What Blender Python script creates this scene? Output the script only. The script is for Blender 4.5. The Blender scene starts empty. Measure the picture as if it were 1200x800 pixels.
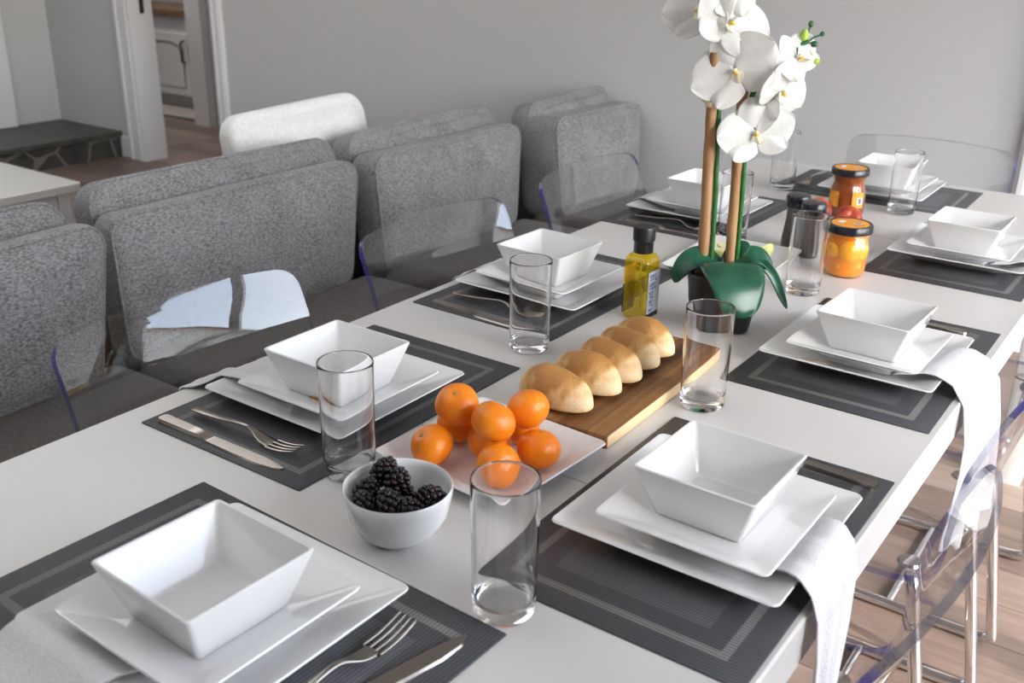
import bpy, math, random
from math import sin, cos, pi, sqrt, radians
from mathutils import Vector, Matrix, Euler
random.seed(7)
scene = bpy.context.scene
COL = scene.collection

# ------------------------------------------------------------------ node helpers
def new_mat(name):
    m = bpy.data.materials.new(name); m.use_nodes = True
    nt = m.node_tree; nt.nodes.clear()
    out = nt.nodes.new('ShaderNodeOutputMaterial')
    return m, nt, out
def nd(nt, t, **kw):
    n = nt.nodes.new(t)
    for k, v in kw.items():
        if hasattr(n, k): setattr(n, k, v)
        else: n.inputs[k].default_value = v
    return n
def lk(nt, a, b): nt.links.new(a, b)
def c4(c): return (c[0], c[1], c[2], 1.0)
def principled(nt, out, base=(.8, .8, .8), rough=.5, metal=0., **kw):
    b = nt.nodes.new('ShaderNodeBsdfPrincipled')
    b.inputs['Base Color'].default_value = c4(base); b.inputs['Roughness'].default_value = rough
    b.inputs['Metallic'].default_value = metal
    for k, v in kw.items(): b.inputs[k.replace('_', ' ')].default_value = v
    lk(nt, b.outputs[0], out.inputs[0])
    return b
def math_n(nt, op, a=None, b=None, c=None, clamp=False):
    n = nt.nodes.new('ShaderNodeMath'); n.operation = op; n.use_clamp = clamp
    for i, v in enumerate((a, b, c)):
        if v is None: continue
        if isinstance(v, (int, float)): n.inputs[i].default_value = v
        else: lk(nt, v, n.inputs[i])
    return n.outputs[0]
def ramp(nt, fac, stops, interp='LINEAR'):
    r = nt.nodes.new('ShaderNodeValToRGB'); r.color_ramp.interpolation = interp
    el = r.color_ramp.elements
    while len(el) < len(stops): el.new(.5)
    for e, (p, c) in zip(el, stops): e.position = p; e.color = c4(c)
    lk(nt, fac, r.inputs[0]); return r.outputs[0]
def coords(nt, kind='Object'): return nt.nodes.new('ShaderNodeTexCoord').outputs[kind]
def noise(nt, vec, scale, detail=3, rough=.5):
    n = nd(nt, 'ShaderNodeTexNoise'); n.inputs['Scale'].default_value = scale
    n.inputs['Detail'].default_value = detail; n.inputs['Roughness'].default_value = rough
    if vec is not None: lk(nt, vec, n.inputs['Vector'])
    return n.outputs['Fac']
def mapping(nt, vec, scale=(1, 1, 1), rot=(0, 0, 0)):
    n = nt.nodes.new('ShaderNodeMapping'); n.inputs['Scale'].default_value = scale; n.inputs['Rotation'].default_value = rot
    lk(nt, vec, n.inputs[0]); return n.outputs[0]
def bump(nt, b, h, strength=.2, dist=.01):
    n = nt.nodes.new('ShaderNodeBump'); n.inputs['Strength'].default_value = strength; n.inputs['Distance'].default_value = dist
    lk(nt, h, n.inputs['Height']); lk(nt, n.outputs[0], b.inputs['Normal'])
def simple(name, base, rough=.5, metal=0., nscale=None, nstr=.1, ndist=.002, var=0., **kw):
    m, nt, out = new_mat(name); b = principled(nt, out, base, rough, metal, **kw)
    if nscale or var:
        n = noise(nt, coords(nt), nscale or 20)
        if nscale: bump(nt, b, n, nstr, ndist)
        if var:
            lo = tuple(x*(1-var) for x in base); hi = tuple(min(1, x*(1+var)) for x in base)
            lk(nt, ramp(nt, n, [(.3, lo), (.7, hi)]), b.inputs['Base Color'])
    return m
M = {}
M['wall'] = simple('wall_paint', (.54, .54, .55), .6, nscale=42, nstr=.26, ndist=.006)
M['white_wall'] = simple('white_paint', (.74, .74, .74), .6, nscale=60, nstr=.1)
M['trim'] = simple('trim_paint', (.72, .72, .74), .35, nscale=50, nstr=.03)
M['ceiling'] = simple('ceiling_paint', (.8, .8, .79), .8, nscale=50, nstr=.1)
M['table'] = simple('table_white', (.63, .622, .61), .32, nscale=9, nstr=.01, var=.015)
M['porcelain'] = simple('porcelain', (.78, .785, .79), .09, nscale=14, nstr=.015, Coat_Weight=.3)
M['steel'] = simple('cutlery_steel', (.42, .385, .345), .17, 1., nscale=160, nstr=.02)
M['chrome'] = simple('chrome', (.8, .8, .8), .07, 1., nscale=20, nstr=.005)
M['black_plastic'] = simple('black_plastic', (.012, .012, .013), .35, nscale=80, nstr=.05)
M['black_gloss'] = simple('black_gloss', (.012, .013, .02), .22, nscale=30, nstr=.02)
M['gunmetal'] = simple('grinder_metal', (.17, .155, .145), .3, .9, nscale=90, nstr=.03)
M['soil'] = simple('black_pebbles', (.02, .018, .016), .8, nscale=90, nstr=.8, ndist=.006)
M['leaf'] = simple('orchid_leaf', (.012, .085, .045), .28, nscale=25, nstr=.08, var=.35)
M['stem_green'] = simple('green_stem', (.02, .13, .025), .4, nscale=120, nstr=.15, var=.3)
M['bud'] = simple('green_bud', (.03, .12, .04), .4, nscale=60, nstr=.1, var=.3)
M['bud_light'] = simple('lime_bud', (.38, .55, .08), .45, nscale=60, nstr=.1, var=.2)
M['tie'] = simple('raffia_tie', (.72, .58, .38), .7, nscale=120, nstr=.2)
M['lip'] = simple('orchid_lip', (.86, .80, .62), .5, nscale=90, nstr=.1, var=.1)
M['yellow'] = simple('orchid_column', (.85, .52, .03), .5, nscale=120, nstr=.2)
M['sofa_frame'] = simple('dark_sofa_base', (.05, .047, .045), .8, nscale=200, nstr=.3)
M['counter'] = simple('wood_counter', (.22, .13, .07), .4, nscale=20, nstr=.05, var=.3)
M['cabinet'] = simple('cabinet_paint', (.78, .78, .79), .45, nscale=30, nstr=.02)
M['tile'] = simple('pale_tile', (.5, .47, .43), .5, nscale=10, nstr=.05, var=.08)
M['vent'] = simple('vent_grey', (.3, .3, .31), .5, nscale=160, nstr=.5)
M['handle'] = simple('dark_handle', (.08, .08, .085), .3, .8, nscale=60, nstr=.02)
M['house'] = simple('outdoor_stucco', (.85, .83, .78), .9, nscale=30, nstr=.2)
M['roof'] = simple('clay_roof', (.45, .25, .17), .9, nscale=30, nstr=.4, var=.3)
M['yard'] = simple('outdoor_concrete', (.42, .40, .37), .9, nscale=8, nstr=.1, var=.1)
M['shrub'] = simple('shrub_leaves', (.05, .11, .03), .8, nscale=30, nstr=.6, var=.5)

def fabric(name, dark, light, scale=260, stretch=(1, 1, 1), rough=.95):
    m, nt, out = new_mat(name); b = principled(nt, out, light, rough, Sheen_Weight=.15)
    v = mapping(nt, coords(nt), stretch)
    n1 = noise(nt, v, scale, 2, .6); n2 = noise(nt, coords(nt), 9, 3)
    h = math_n(nt, 'ADD', math_n(nt, 'MULTIPLY', n1, .8), math_n(nt, 'MULTIPLY', n2, .2))
    mid = tuple((a+c)/2 for a, c in zip(dark, light))
    lk(nt, ramp(nt, h, [(.34, dark), (.5, mid), (.66, light)]), b.inputs['Base Color'])
    bump(nt, b, n1, .5, .003); return m
M['sofa'] = fabric('heather_grey_fabric', (.085, .085, .088), (.33, .33, .335), 250, (1, .45, 1))
M['seat'] = fabric('seat_fabric', (.07, .062, .057), (.15, .137, .128), 190, (1, .55, 1))
M['fur'] = fabric('white_plush', (.70, .70, .71), (.84, .84, .84), 110)
M['linen'] = fabric('white_linen', (.64, .64, .66), (.74, .74, .76), 420)

def wood_floor(name, tones, sc=1.):
    m, nt, out = new_mat(name); b = principled(nt, out, tones[1], .38)
    co = coords(nt)
    br = nt.nodes.new('ShaderNodeTexBrick'); br.offset = .37
    br.inputs['Scale'].default_value = 1.; br.inputs['Mortar Size'].default_value = .0015
    br.inputs['Brick Width'].default_value = 1.25; br.inputs['Row Height'].default_value = .15
    br.inputs['Color1'].default_value = (0, 0, 0, 1); br.inputs['Color2'].default_value = (1, 1, 1, 1); br.inputs['Mortar'].default_value = (.0, .0, .0, 1)
    lk(nt, co, br.inputs['Vector'])
    g = noise(nt, mapping(nt, co, (2.2, 26, 1)), 1.6, 6, .62)
    f = math_n(nt, 'ADD', math_n(nt, 'MULTIPLY', br.outputs['Color'], .38), math_n(nt, 'MULTIPLY', g, .62))
    col = ramp(nt, f, [(.22, tones[0]), (.5, tones[1]), (.78, tones[2])])
    mx = nt.nodes.new('ShaderNodeMixRGB'); mx.inputs[2].default_value = (.05, .035, .028, 1)
    lk(nt, br.outputs['Fac'], mx.inputs[0]); lk(nt, col, mx.inputs[1]); lk(nt, mx.outputs[0], b.inputs['Base Color'])
    bump(nt, b, g, .08, .003); return m
M['floor'] = wood_floor('laminate_planks', ((.105, .072, .058), (.20, .145, .12), (.31, .24, .20)))

def placemat_mat():
    m, nt, out = new_mat('woven_placemat'); b = principled(nt, out, (.06, .062, .066), .45)
    s = nt.nodes.new('ShaderNodeSeparateXYZ'); lk(nt, coords(nt), s.inputs[0])
    dx = math_n(nt, 'SUBTRACT', .225, math_n(nt, 'ABSOLUTE', s.outputs[0]))
    dy = math_n(nt, 'SUBTRACT', .147, math_n(nt, 'ABSOLUTE', s.outputs[1]))
    d = math_n(nt, 'MULTIPLY', math_n(nt, 'MINIMUM', dx, dy), 10.)      # 0..1.47
    dk, md, lt = (.050, .053, .060), (.085, .088, .097), (.15, .152, .15)
    col = ramp(nt, d, [(0, dk), (.27, lt), (.37, dk), (.60, md), (.95, md)], 'CONSTANT')
    wx = math_n(nt, 'SINE', math_n(nt, 'MULTIPLY', s.outputs[0], 2*pi/.0030)); rib = math_n(nt, 'SINE', math_n(nt, 'MULTIPLY', s.outputs[0], 2*pi/.0042))
    wy = math_n(nt, 'SINE', math_n(nt, 'MULTIPLY', s.outputs[1], 2*pi/.0026))
    w = math_n(nt, 'MULTIPLY', wx, wy)
    val = math_n(nt, 'ADD', math_n(nt, 'MULTIPLY_ADD', w, .30, 1.), math_n(nt, 'MULTIPLY', rib, .42))
    mx = nt.nodes.new('ShaderNodeVectorMath'); mx.operation = 'SCALE'
    lk(nt, col, mx.inputs[0]); lk(nt, val, mx.inputs['Scale']); lk(nt, mx.outputs[0], b.inputs['Base Color'])
    bump(nt, b, w, .35, .0008); return m
M['mat'] = placemat_mat()

def glass_mat(name, col=(1, 1, 1), ior=1.45, rough=0.):
    m, nt, out = new_mat(name)
    g = nd(nt, 'ShaderNodeBsdfGlass', IOR=ior, Roughness=rough); g.inputs['Color'].default_value = c4(col)
    lk(nt, g.outputs[0], out.inputs[0]); return m
M['glass'] = glass_mat('drinking_glass', (1., 1., 1.))
def clear_mat(name, tint, gl=1.0, ior=1.49, rough=.02, dens=0., dcol=(.1, .1, .4)):
    m, nt, out = new_mat(name)
    t = nt.nodes.new('ShaderNodeBsdfTransparent'); t.inputs[0].default_value = c4(tint)
    g = nt.nodes.new('ShaderNodeBsdfGlossy'); g.inputs['Roughness'].default_value = rough; g.inputs['Color'].default_value = (gl, gl, gl, 1)
    f = nd(nt, 'ShaderNodeFresnel', IOR=ior)
    geo = nt.nodes.new('ShaderNodeNewGeometry')
    fac = math_n(nt, 'MULTIPLY', f.outputs[0], math_n(nt, 'SUBTRACT', 1., geo.outputs['Backfacing']))   # reflect on the outer face only
    mx = nt.nodes.new('ShaderNodeMixShader'); lk(nt, fac, mx.inputs[0]); lk(nt, t.outputs[0], mx.inputs[1]); lk(nt, g.outputs[0], mx.inputs[2])
    last = mx.outputs[0]
    if dens:
        p = nt.nodes.new('ShaderNodeBsdfPrincipled'); p.inputs['Base Color'].default_value = c4(dcol); p.inputs['Roughness'].default_value = .1
        m2 = nt.nodes.new('ShaderNodeMixShader'); m2.inputs[0].default_value = dens
        lk(nt, last, m2.inputs[1]); lk(nt, p.outputs[0], m2.inputs[2]); last = m2.outputs[0]
    lk(nt, last, out.inputs[0]); return m
M['acrylic'] = clear_mat('clear_acrylic', (.92, .92, .935), ior=1.75, rough=.015)
def edge_mat():
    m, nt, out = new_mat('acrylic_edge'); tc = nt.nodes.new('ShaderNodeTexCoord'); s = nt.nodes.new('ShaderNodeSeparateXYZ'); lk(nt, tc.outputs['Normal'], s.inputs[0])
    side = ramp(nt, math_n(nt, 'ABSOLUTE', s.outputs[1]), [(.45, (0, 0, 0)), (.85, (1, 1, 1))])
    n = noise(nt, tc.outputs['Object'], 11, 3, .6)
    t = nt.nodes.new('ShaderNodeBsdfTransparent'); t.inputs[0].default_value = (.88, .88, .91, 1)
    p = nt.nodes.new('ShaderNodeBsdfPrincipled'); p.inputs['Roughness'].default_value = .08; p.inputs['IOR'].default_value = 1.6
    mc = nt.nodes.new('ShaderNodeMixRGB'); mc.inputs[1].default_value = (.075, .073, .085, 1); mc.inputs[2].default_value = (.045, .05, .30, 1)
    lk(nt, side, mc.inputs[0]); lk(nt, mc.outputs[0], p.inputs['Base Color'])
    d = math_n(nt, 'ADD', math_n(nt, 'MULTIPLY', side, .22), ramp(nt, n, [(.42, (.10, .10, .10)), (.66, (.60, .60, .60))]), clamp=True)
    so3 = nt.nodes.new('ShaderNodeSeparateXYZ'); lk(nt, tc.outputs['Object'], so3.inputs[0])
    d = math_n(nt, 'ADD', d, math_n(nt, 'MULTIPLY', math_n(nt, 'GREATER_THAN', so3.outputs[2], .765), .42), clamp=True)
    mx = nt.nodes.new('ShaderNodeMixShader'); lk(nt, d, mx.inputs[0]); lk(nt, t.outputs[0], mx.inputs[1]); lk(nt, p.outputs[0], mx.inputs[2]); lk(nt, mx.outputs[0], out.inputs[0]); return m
M['acrylic_edge'] = edge_mat()
M['jar_glass'] = clear_mat('jar_glass', (.99, .98, .95), ior=1.5, rough=.02)
M['pane'] = clear_mat('window_pane', (.95, .96, .96), ior=1.45, rough=0.)

def petal_mat():
    m, nt, out = new_mat('orchid_petal')
    p = nt.nodes.new('ShaderNodeBsdfPrincipled'); p.inputs['Roughness'].default_value = .5
    co = coords(nt)
    n = noise(nt, mapping(nt, co, (260, 22, 30)), 1., 2)
    lk(nt, ramp(nt, n, [(.3, (.90, .90, .91)), (.7, (.97, .97, .965))]), p.inputs['Base Color'])
    bump(nt, p, n, .15, .001)
    t = nt.nodes.new('ShaderNodeBsdfTranslucent'); t.inputs[0].default_value = (.92, .92, .86, 1)
    mx = nt.nodes.new('ShaderNodeMixShader'); mx.inputs[0].default_value = .35
    lk(nt, p.outputs[0], mx.inputs[1]); lk(nt, t.outputs[0], mx.inputs[2]); lk(nt, mx.outputs[0], out.inputs[0]); return m
M['petal'] = petal_mat()

def bread_mat():
    m, nt, out = new_mat('bread_crust'); b = principled(nt, out, (.6, .35, .14), .6, Subsurface_Weight=.05)
    co = coords(nt); s = nt.nodes.new('ShaderNodeSeparateXYZ'); lk(nt, co, s.inputs[0])
    n = noise(nt, co, 55, 5, .65); n2 = noise(nt, co, 420, 2); n3 = noise(nt, mapping(nt, co, (1, .25, 1)), 60, 2)
    ax = math_n(nt, 'ABSOLUTE', s.outputs[0])
    e = math_n(nt, 'MULTIPLY_ADD', ax, -12.5, .80)                  # pale towards both ends
    e = math_n(nt, 'ADD', e, math_n(nt, 'MULTIPLY', s.outputs[2], 9.5))
    e = math_n(nt, 'ADD', e, math_n(nt, 'MULTIPLY', math_n(nt, 'SUBTRACT', n, .5), 1.0))
    e = math_n(nt, 'ADD', e, math_n(nt, 'MULTIPLY', math_n(nt, 'SUBTRACT', n3, .5), .9), clamp=True)
    lk(nt, ramp(nt, e, [(.10, (.82, .69, .50)), (.42, (.78, .57, .31)), (.72, (.66, .39, .145)), (1., (.47, .22, .055))]), b.inputs['Base Color'])
    bump(nt, b, math_n(nt, 'ADD', n, math_n(nt, 'MULTIPLY', n2, .5)), .6, .003); return m
M['bread'] = bread_mat()

def board_mat():
    m, nt, out = new_mat('acacia_board'); b = principled(nt, out, (.3, .15, .06), .42)
    co = coords(nt); s = nt.nodes.new('ShaderNodeSeparateXYZ'); lk(nt, co, s.inputs[0])
    g = noise(nt, mapping(nt, co, (40, 3.5, 40)), 1.2, 6, .6); k = noise(nt, mapping(nt, co, (9, 2, 9)), 1.3, 3)
    st = math_n(nt, 'MULTIPLY', math_n(nt, 'FLOOR', math_n(nt, 'MULTIPLY', s.outputs[0], 22)), .37)
    st = math_n(nt, 'FRACT', st)
    f = math_n(nt, 'ADD', math_n(nt, 'MULTIPLY', g, .5), math_n(nt, 'ADD', math_n(nt, 'MULTIPLY', k, .35), math_n(nt, 'MULTIPLY', st, .22)))
    col = ramp(nt, f, [(.36, (.065, .026, .010)), (.52, (.23, .10, .032)), (.68, (.44, .225, .08))])
    side = math_n(nt, 'GREATER_THAN', s.outputs[0], .0741)
    mx = nt.nodes.new('ShaderNodeMixRGB'); mx.inputs[2].default_value = (.80, .58, .32, 1)
    lk(nt, side, mx.inputs[0]); lk(nt, col, mx.inputs[1]); lk(nt, mx.outputs[0], b.inputs['Base Color'])
    bump(nt, b, g, .06, .002); return m
M['board'] = board_mat()

def bamboo_mat():
    m, nt, out = new_mat('bamboo_stake'); b = principled(nt, out, (.4, .22, .1), .45)
    co = coords(nt); n = noise(nt, mapping(nt, co, (60, 60, 5)), 1., 5)
    lk(nt, ramp(nt, n, [(.3, (.25, .12, .05)), (.55, (.42, .235, .11)), (.75, (.55, .34, .17))]), b.inputs['Base Color'])
    bump(nt, b, n, .2, .001); return m
M['bamboo'] = bamboo_mat()

def orange_mat():
    m, nt, out = new_mat('mandarin_peel'); b = principled(nt, out, (.87, .28, .012), .33, Subsurface_Weight=.12, Subsurface_Scale=.01)
    b.inputs['Subsurface Radius'].default_value = (1., .4, .1)
    co = coords(nt); v = nt.nodes.new('ShaderNodeTexVoronoi'); v.inputs['Scale'].default_value = 480; lk(nt, co, v.inputs['Vector'])
    n = noise(nt, co, 40, 3)
    lk(nt, ramp(nt, n, [(.3, (.82, .19, .003)), (.7, (.92, .285, .006))]), b.inputs['Base Color'])
    bump(nt, b, v.outputs['Distance'], .22, .0012); return m
M['mandarin'] = orange_mat()
M['peel_end'] = simple('stem_scar', (.35, .30, .08), .7, nscale=300, nstr=.3)
def berry_mat():
    m, nt, out = new_mat('blackberry_skin'); b = principled(nt, out, (.01, .005, .008), .22)
    n = noise(nt, coords(nt), 70, 2)
    lk(nt, ramp(nt, n, [(.45, (.006, .004, .006)), (.66, (.02, .006, .01)), (.8, (.10, .01, .02))]), b.inputs['Base Color']); return m
M['berry'] = berry_mat()
def apple_mat():
    m, nt, out = new_mat('nectarine_skin'); b = principled(nt, out, (.5, .06, .03), .3)
    n = noise(nt, coords(nt), 28, 4)
    lk(nt, ramp(nt, n, [(.38, (.36, .02, .02)), (.55, (.50, .08, .03)), (.7, (.72, .34, .10))]), b.inputs['Base Color']); return m
M['nectarine'] = apple_mat()
M['peach'] = simple('peach_half', (.93, .38, .012), .3, nscale=25, nstr=.15, var=.12, Subsurface_Weight=.2, Subsurface_Scale=.01)
M['syrup'] = simple('peach_syrup', (.74, .21, .004), .25, nscale=14, nstr=.05, var=.18)
M['amber'] = simple('amber_preserve', (.22, .05, .005), .3, nscale=30, nstr=.1, var=.35)
M['orange_label'] = simple('orange_label', (.86, .34, .03), .5, nscale=70, nstr=.03, var=.2)
M['white_label'] = simple('white_label', (.78, .79, .82), .5, nscale=70, nstr=.03)
M['blue_label'] = simple('navy_label', (.03, .035, .14), .45, nscale=70, nstr=.03)
M['pale_label'] = simple('pale_blue_label', (.50, .56, .66), .5, nscale=70, nstr=.03)
M['melon'] = simple('pale_fruit', (.80, .77, .42), .45, nscale=60, nstr=.15, var=.12, Subsurface_Weight=.1, Subsurface_Scale=.01)
M['rind'] = simple('green_rind', (.56, .62, .22), .45, nscale=60, nstr=.1, var=.2)
def oil_mat():
    m, nt, out = new_mat('olive_oil')
    t = nt.nodes.new('ShaderNodeBsdfTransparent'); t.inputs[0].default_value = (.93, .80, .10, 1)
    p = nt.nodes.new('ShaderNodeBsdfPrincipled'); p.inputs['Base Color'].default_value = (.62, .47, .012, 1); p.inputs['Roughness'].default_value = .1
    n = noise(nt, mapping(nt, coords(nt), (1, 1, .35)), 38, 2)
    f = math_n(nt, 'MULTIPLY_ADD', n, .62, -.06, clamp=True)
    mx = nt.nodes.new('ShaderNodeMixShader'); lk(nt, f, mx.inputs[0])
    lk(nt, t.outputs[0], mx.inputs[1]); lk(nt, p.outputs[0], mx.inputs[2]); lk(nt, mx.outputs[0], out.inputs[0]); return m
M['oil'] = oil_mat()
M['herb'] = simple('herb_sprig', (.55, .50, .10), .5, nscale=60, nstr=.2, var=.3)
def hearth_mat():
    m, nt, out = new_mat('flagstone'); b = principled(nt, out, (.06, .06, .055), .6)
    co = mapping(nt, coords(nt), (.01, 5.2, 6.5)); v = nt.nodes.new('ShaderNodeTexVoronoi'); v.feature = 'DISTANCE_TO_EDGE'; v.inputs['Scale'].default_value = 1.
    v.inputs['Randomness'].default_value = .55
    lk(nt, co, v.inputs['Vector'])
    n = noise(nt, coords(nt), 9, 4)
    base = ramp(nt, n, [(.3, (.03, .03, .028)), (.7, (.075, .068, .058))])
    g = math_n(nt, 'LESS_THAN', v.outputs['Distance'], .04)
    mx = nt.nodes.new('ShaderNodeMixRGB'); mx.inputs[2].default_value = (.17, .155, .135, 1)
    lk(nt, g, mx.inputs[0]); lk(nt, base, mx.inputs[1]); lk(nt, mx.outputs[0], b.inputs['Base Color']); bump(nt, b, n, .3, .01); return m
M['hearth'] = hearth_mat()
M['slate'] = simple('slate_top', (.055, .057, .050), .45, nscale=14, nstr=.2, ndist=.006, var=.3)

# ------------------------------------------------------------------ mesh helpers
class MB:
    def __init__(s): s.v = []; s.f = []; s.mi = []; s.sm = []
    def add(s, verts, faces, mi=0, smooth=True):
        o = len(s.v); s.v += [tuple(v) for v in verts]
        for f in faces: s.f.append([i+o for i in f]); s.mi.append(mi); s.sm.append(smooth)
        return s
    def xf(s, M4, start=0):
        for i in range(start, len(s.v)): s.v[i] = tuple(M4 @ Vector(s.v[i]))
        return s
    def box(s, lo, hi, mi=0):
        x0, y0, z0 = lo; x1, y1, z1 = hi
        return s.add([(x0,y0,z0),(x1,y0,z0),(x1,y1,z0),(x0,y1,z0),(x0,y0,z1),(x1,y0,z1),(x1,y1,z1),(x0,y1,z1)],
                     [(0,3,2,1),(4,5,6,7),(0,1,5,4),(1,2,6,5),(2,3,7,6),(3,0,4,7)], mi, False)
    def lathe(s, prof, n=48, mi=0, c=(0, 0)):
        v = []; f = []
        for r, z in prof:
            for i in range(n): a = 2*pi*i/n; v.append((c[0]+r*cos(a), c[1]+r*sin(a), z))
        k = len(prof)
        for j in range(k-1):
            for i in range(n):
                i2 = (i+1) % n; f.append((j*n+i, j*n+i2, (j+1)*n+i2, (j+1)*n+i))
        if prof[0][0] > 1e-6: f.append(tuple(range(n-1, -1, -1)))
        if prof[-1][0] > 1e-6: f.append(tuple((k-1)*n+i for i in range(n)))
        return s.add(v, f, mi)
    def rsq(s, rings, cs=5, mi=0, cap0=True, cap1=True, smooth=True):
        """rounded-rectangle loft: rings of (half_x, half_y, corner_radius, z[, cx, cy])"""
        v = []; f = []
        for R in rings:
            hx, hy, r, z = R[:4]; ox, oy = (R[4], R[5]) if len(R) > 4 else (0, 0)
            r = min(r, hx*.999, hy*.999)
            for q, (sx, sy) in enumerate(((1, 1), (-1, 1), (-1, -1), (1, -1))):
                for i in range(cs+1):
                    a = pi/2*q + pi/2*i/cs
                    v.append((ox+sx*(hx-r)+r*cos(a), oy+sy*(hy-r)+r*sin(a), z))
        n = 4*(cs+1)
        for j in range(len(rings)-1):
            for i in range(n):
                i2 = (i+1) % n; f.append((j*n+i, j*n+i2, (j+1)*n+i2, (j+1)*n+i))
        if cap0: f.append(tuple(range(n-1, -1, -1)))
        if cap1: f.append(tuple((len(rings)-1)*n+i for i in range(n)))
        return s.add(v, f, mi, smooth)
    def tube(s, pts, r, n=10, mi=0, closed=False, cap=True):
        P = [Vector(p) for p in pts]; k = len(P); v = []; f = []
        rr = r if isinstance(r, (list, tuple)) else [r]*k
        up = None
        for i, p in enumerate(P):
            a = P[i-1] if (i or closed) else p; b = P[(i+1) % k] if (i < k-1 or closed) else p
            t = (b-a).normalized()
            if up is None: up = t.orthogonal().normalized()
            up = (up - t*up.dot(t)); up = up.normalized() if up.length > 1e-6 else t.orthogonal().normalized()
            w = t.cross(up)
            for j in range(n):
                a_ = 2*pi*j/n; v.append(p + (up*cos(a_)+w*sin(a_))*rr[i])
        for i in range(k if closed else k-1):
            i2 = (i+1) % k
            for j in range(n):
                j2 = (j+1) % n; f.append((i*n+j, i*n+j2, i2*n+j2, i2*n+j))
        if cap and not closed: f.append(tuple(range(n-1, -1, -1))); f.append(tuple((k-1)*n+j for j in range(n)))
        return s.add(v, f, mi)
    def sphere(s, c, r, nu=16, nv=10, mi=0, sc=(1, 1, 1)):
        v = [(c[0], c[1], c[2]-r*sc[2])]; f = []
        for j in range(1, nv):
            a = -pi/2+pi*j/nv
            for i in range(nu):
                b = 2*pi*i/nu; v.append((c[0]+r*sc[0]*cos(a)*cos(b), c[1]+r*sc[1]*cos(a)*sin(b), c[2]+r*sc[2]*sin(a)))
        v.append((c[0], c[1], c[2]+r*sc[2])); L = len(v)-1
        for i in range(nu): f.append((0, 1+(i+1) % nu, 1+i)); f.append((L, L-nu+i, L-nu+(i+1) % nu))
        for j in range(nv-2):
            for i in range(nu):
                i2 = (i+1) % nu; f.append((1+j*nu+i, 1+j*nu+i2, 1+(j+1)*nu+i2, 1+(j+1)*nu+i))
        return s.add(v, f, mi)
    def grid(s, fn, nu, nv, mi=0, thick=0.):
        """fn(u,v)->point for u,v in 0..1 ; thick>0 closes it as a shell along the normal"""
        P = [[Vector(fn(i/nu, j/nv)) for j in range(nv+1)] for i in range(nu+1)]
        idx = lambda i, j: i*(nv+1)+j
        v = [p for row in P for p in row]; f = [(idx(i, j), idx(i+1, j), idx(i+1, j+1), idx(i, j+1)) for i in range(nu) for j in range(nv)]
        if not thick: return s.add(v, f, mi)
        N = []
        for i in range(nu+1):
            for j in range(nv+1):
                du = P[min(i+1, nu)][j]-P[max(i-1, 0)][j]; dv = P[i][min(j+1, nv)]-P[i][max(j-1, 0)]
                n = du.cross(dv); N.append(n.normalized() if n.length > 1e-12 else Vector((0, 0, 1)))
        o = len(v); v2 = v + [p - n*thick for p, n in zip(v, N)]
        f2 = f + [tuple(i+o for i in reversed(q)) for q in f]
        s.add(v2, f2, mi)
        b = [(i, 0) for i in range(nu)] + [(nu, j) for j in range(nv)] + [(i, nv) for i in range(nu, 0, -1)] + [(0, j) for j in range(nv, 0, -1)]
        base = len(s.v)-len(v2); k = len(b)
        s.add([], [], mi)
        for q in range(k):
            a, c = idx(*b[q]), idx(*b[(q+1) % k])
            s.f.append([base+c, base+a, base+a+o, base+c+o]); s.mi.append(getattr(s, 'rim_mi', mi)); s.sm.append(True)
        return s
    def build(s, name, mats, parent=None, loc=None, rot=None, sub=0, bevel=0., angle=40):
        me = bpy.data.meshes.new(name); me.from_pydata(s.v, [], s.f); me.update()
        mats = mats if isinstance(mats, (list, tuple)) else [mats]
        for m in mats: me.materials.append(M[m] if isinstance(m, str) else m)
        me.polygons.foreach_set('material_index', s.mi); me.polygons.foreach_set('use_smooth', s.sm)
        import bmesh
        bm = bmesh.new(); bm.from_mesh(me); bmesh.ops.remove_doubles(bm, verts=bm.verts[:], dist=2e-6); bmesh.ops.dissolve_degenerate(bm, edges=bm.edges[:], dist=1e-7); bmesh.ops.recalc_face_normals(bm, faces=bm.faces[:])
        if angle is not None:
            for e in bm.edges:
                if len(e.link_faces) == 2 and e.calc_face_angle(0) > radians(angle): e.smooth = False
        bm.to_mesh(me); bm.free()
        o = bpy.data.objects.new(name, me); COL.objects.link(o)
        if parent: o.parent = parent
        if loc is not None: o.location = loc
        if rot is not None: o.rotation_euler = rot
        if bevel:
            b = o.modifiers.new('bevel', 'BEVEL'); b.width = bevel; b.segments = 3; b.limit_method = 'ANGLE'; b.harden_normals = False
        if sub:
            d = o.modifiers.new('sub', 'SUBSURF'); d.levels = sub; d.render_levels = sub
        return o
def tag(o, label=None, cat=None, group=None, kind=None):
    if label: o['label'] = label
    if cat: o['category'] = cat
    if group: o['group'] = group
    if kind: o['kind'] = kind
    return o
def empty(name, loc, rz=0., label=None, cat=None, group=None, rot=None):
    o = bpy.data.objects.new(name, None); COL.objects.link(o); o.location = loc
    o.rotation_euler = rot if rot is not None else (0, 0, rz); o.empty_display_size = .05
    return tag(o, label, cat, group)
def dup(o, parent=None):
    c = o.copy(); COL.objects.link(c)
    if parent is not None:
        c.parent = parent; c.matrix_parent_inverse = o.matrix_parent_inverse.copy()
    for ch in list(o.children): dup(ch, c)
    return c
def place(o, loc, rz=None, label=None, group=None):
    o.location = loc
    if rz is not None: o.rotation_euler = (0, 0, rz) if not isinstance(rz, tuple) else rz
    if label: o['label'] = label
    if group: o['group'] = group
    return o
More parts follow.
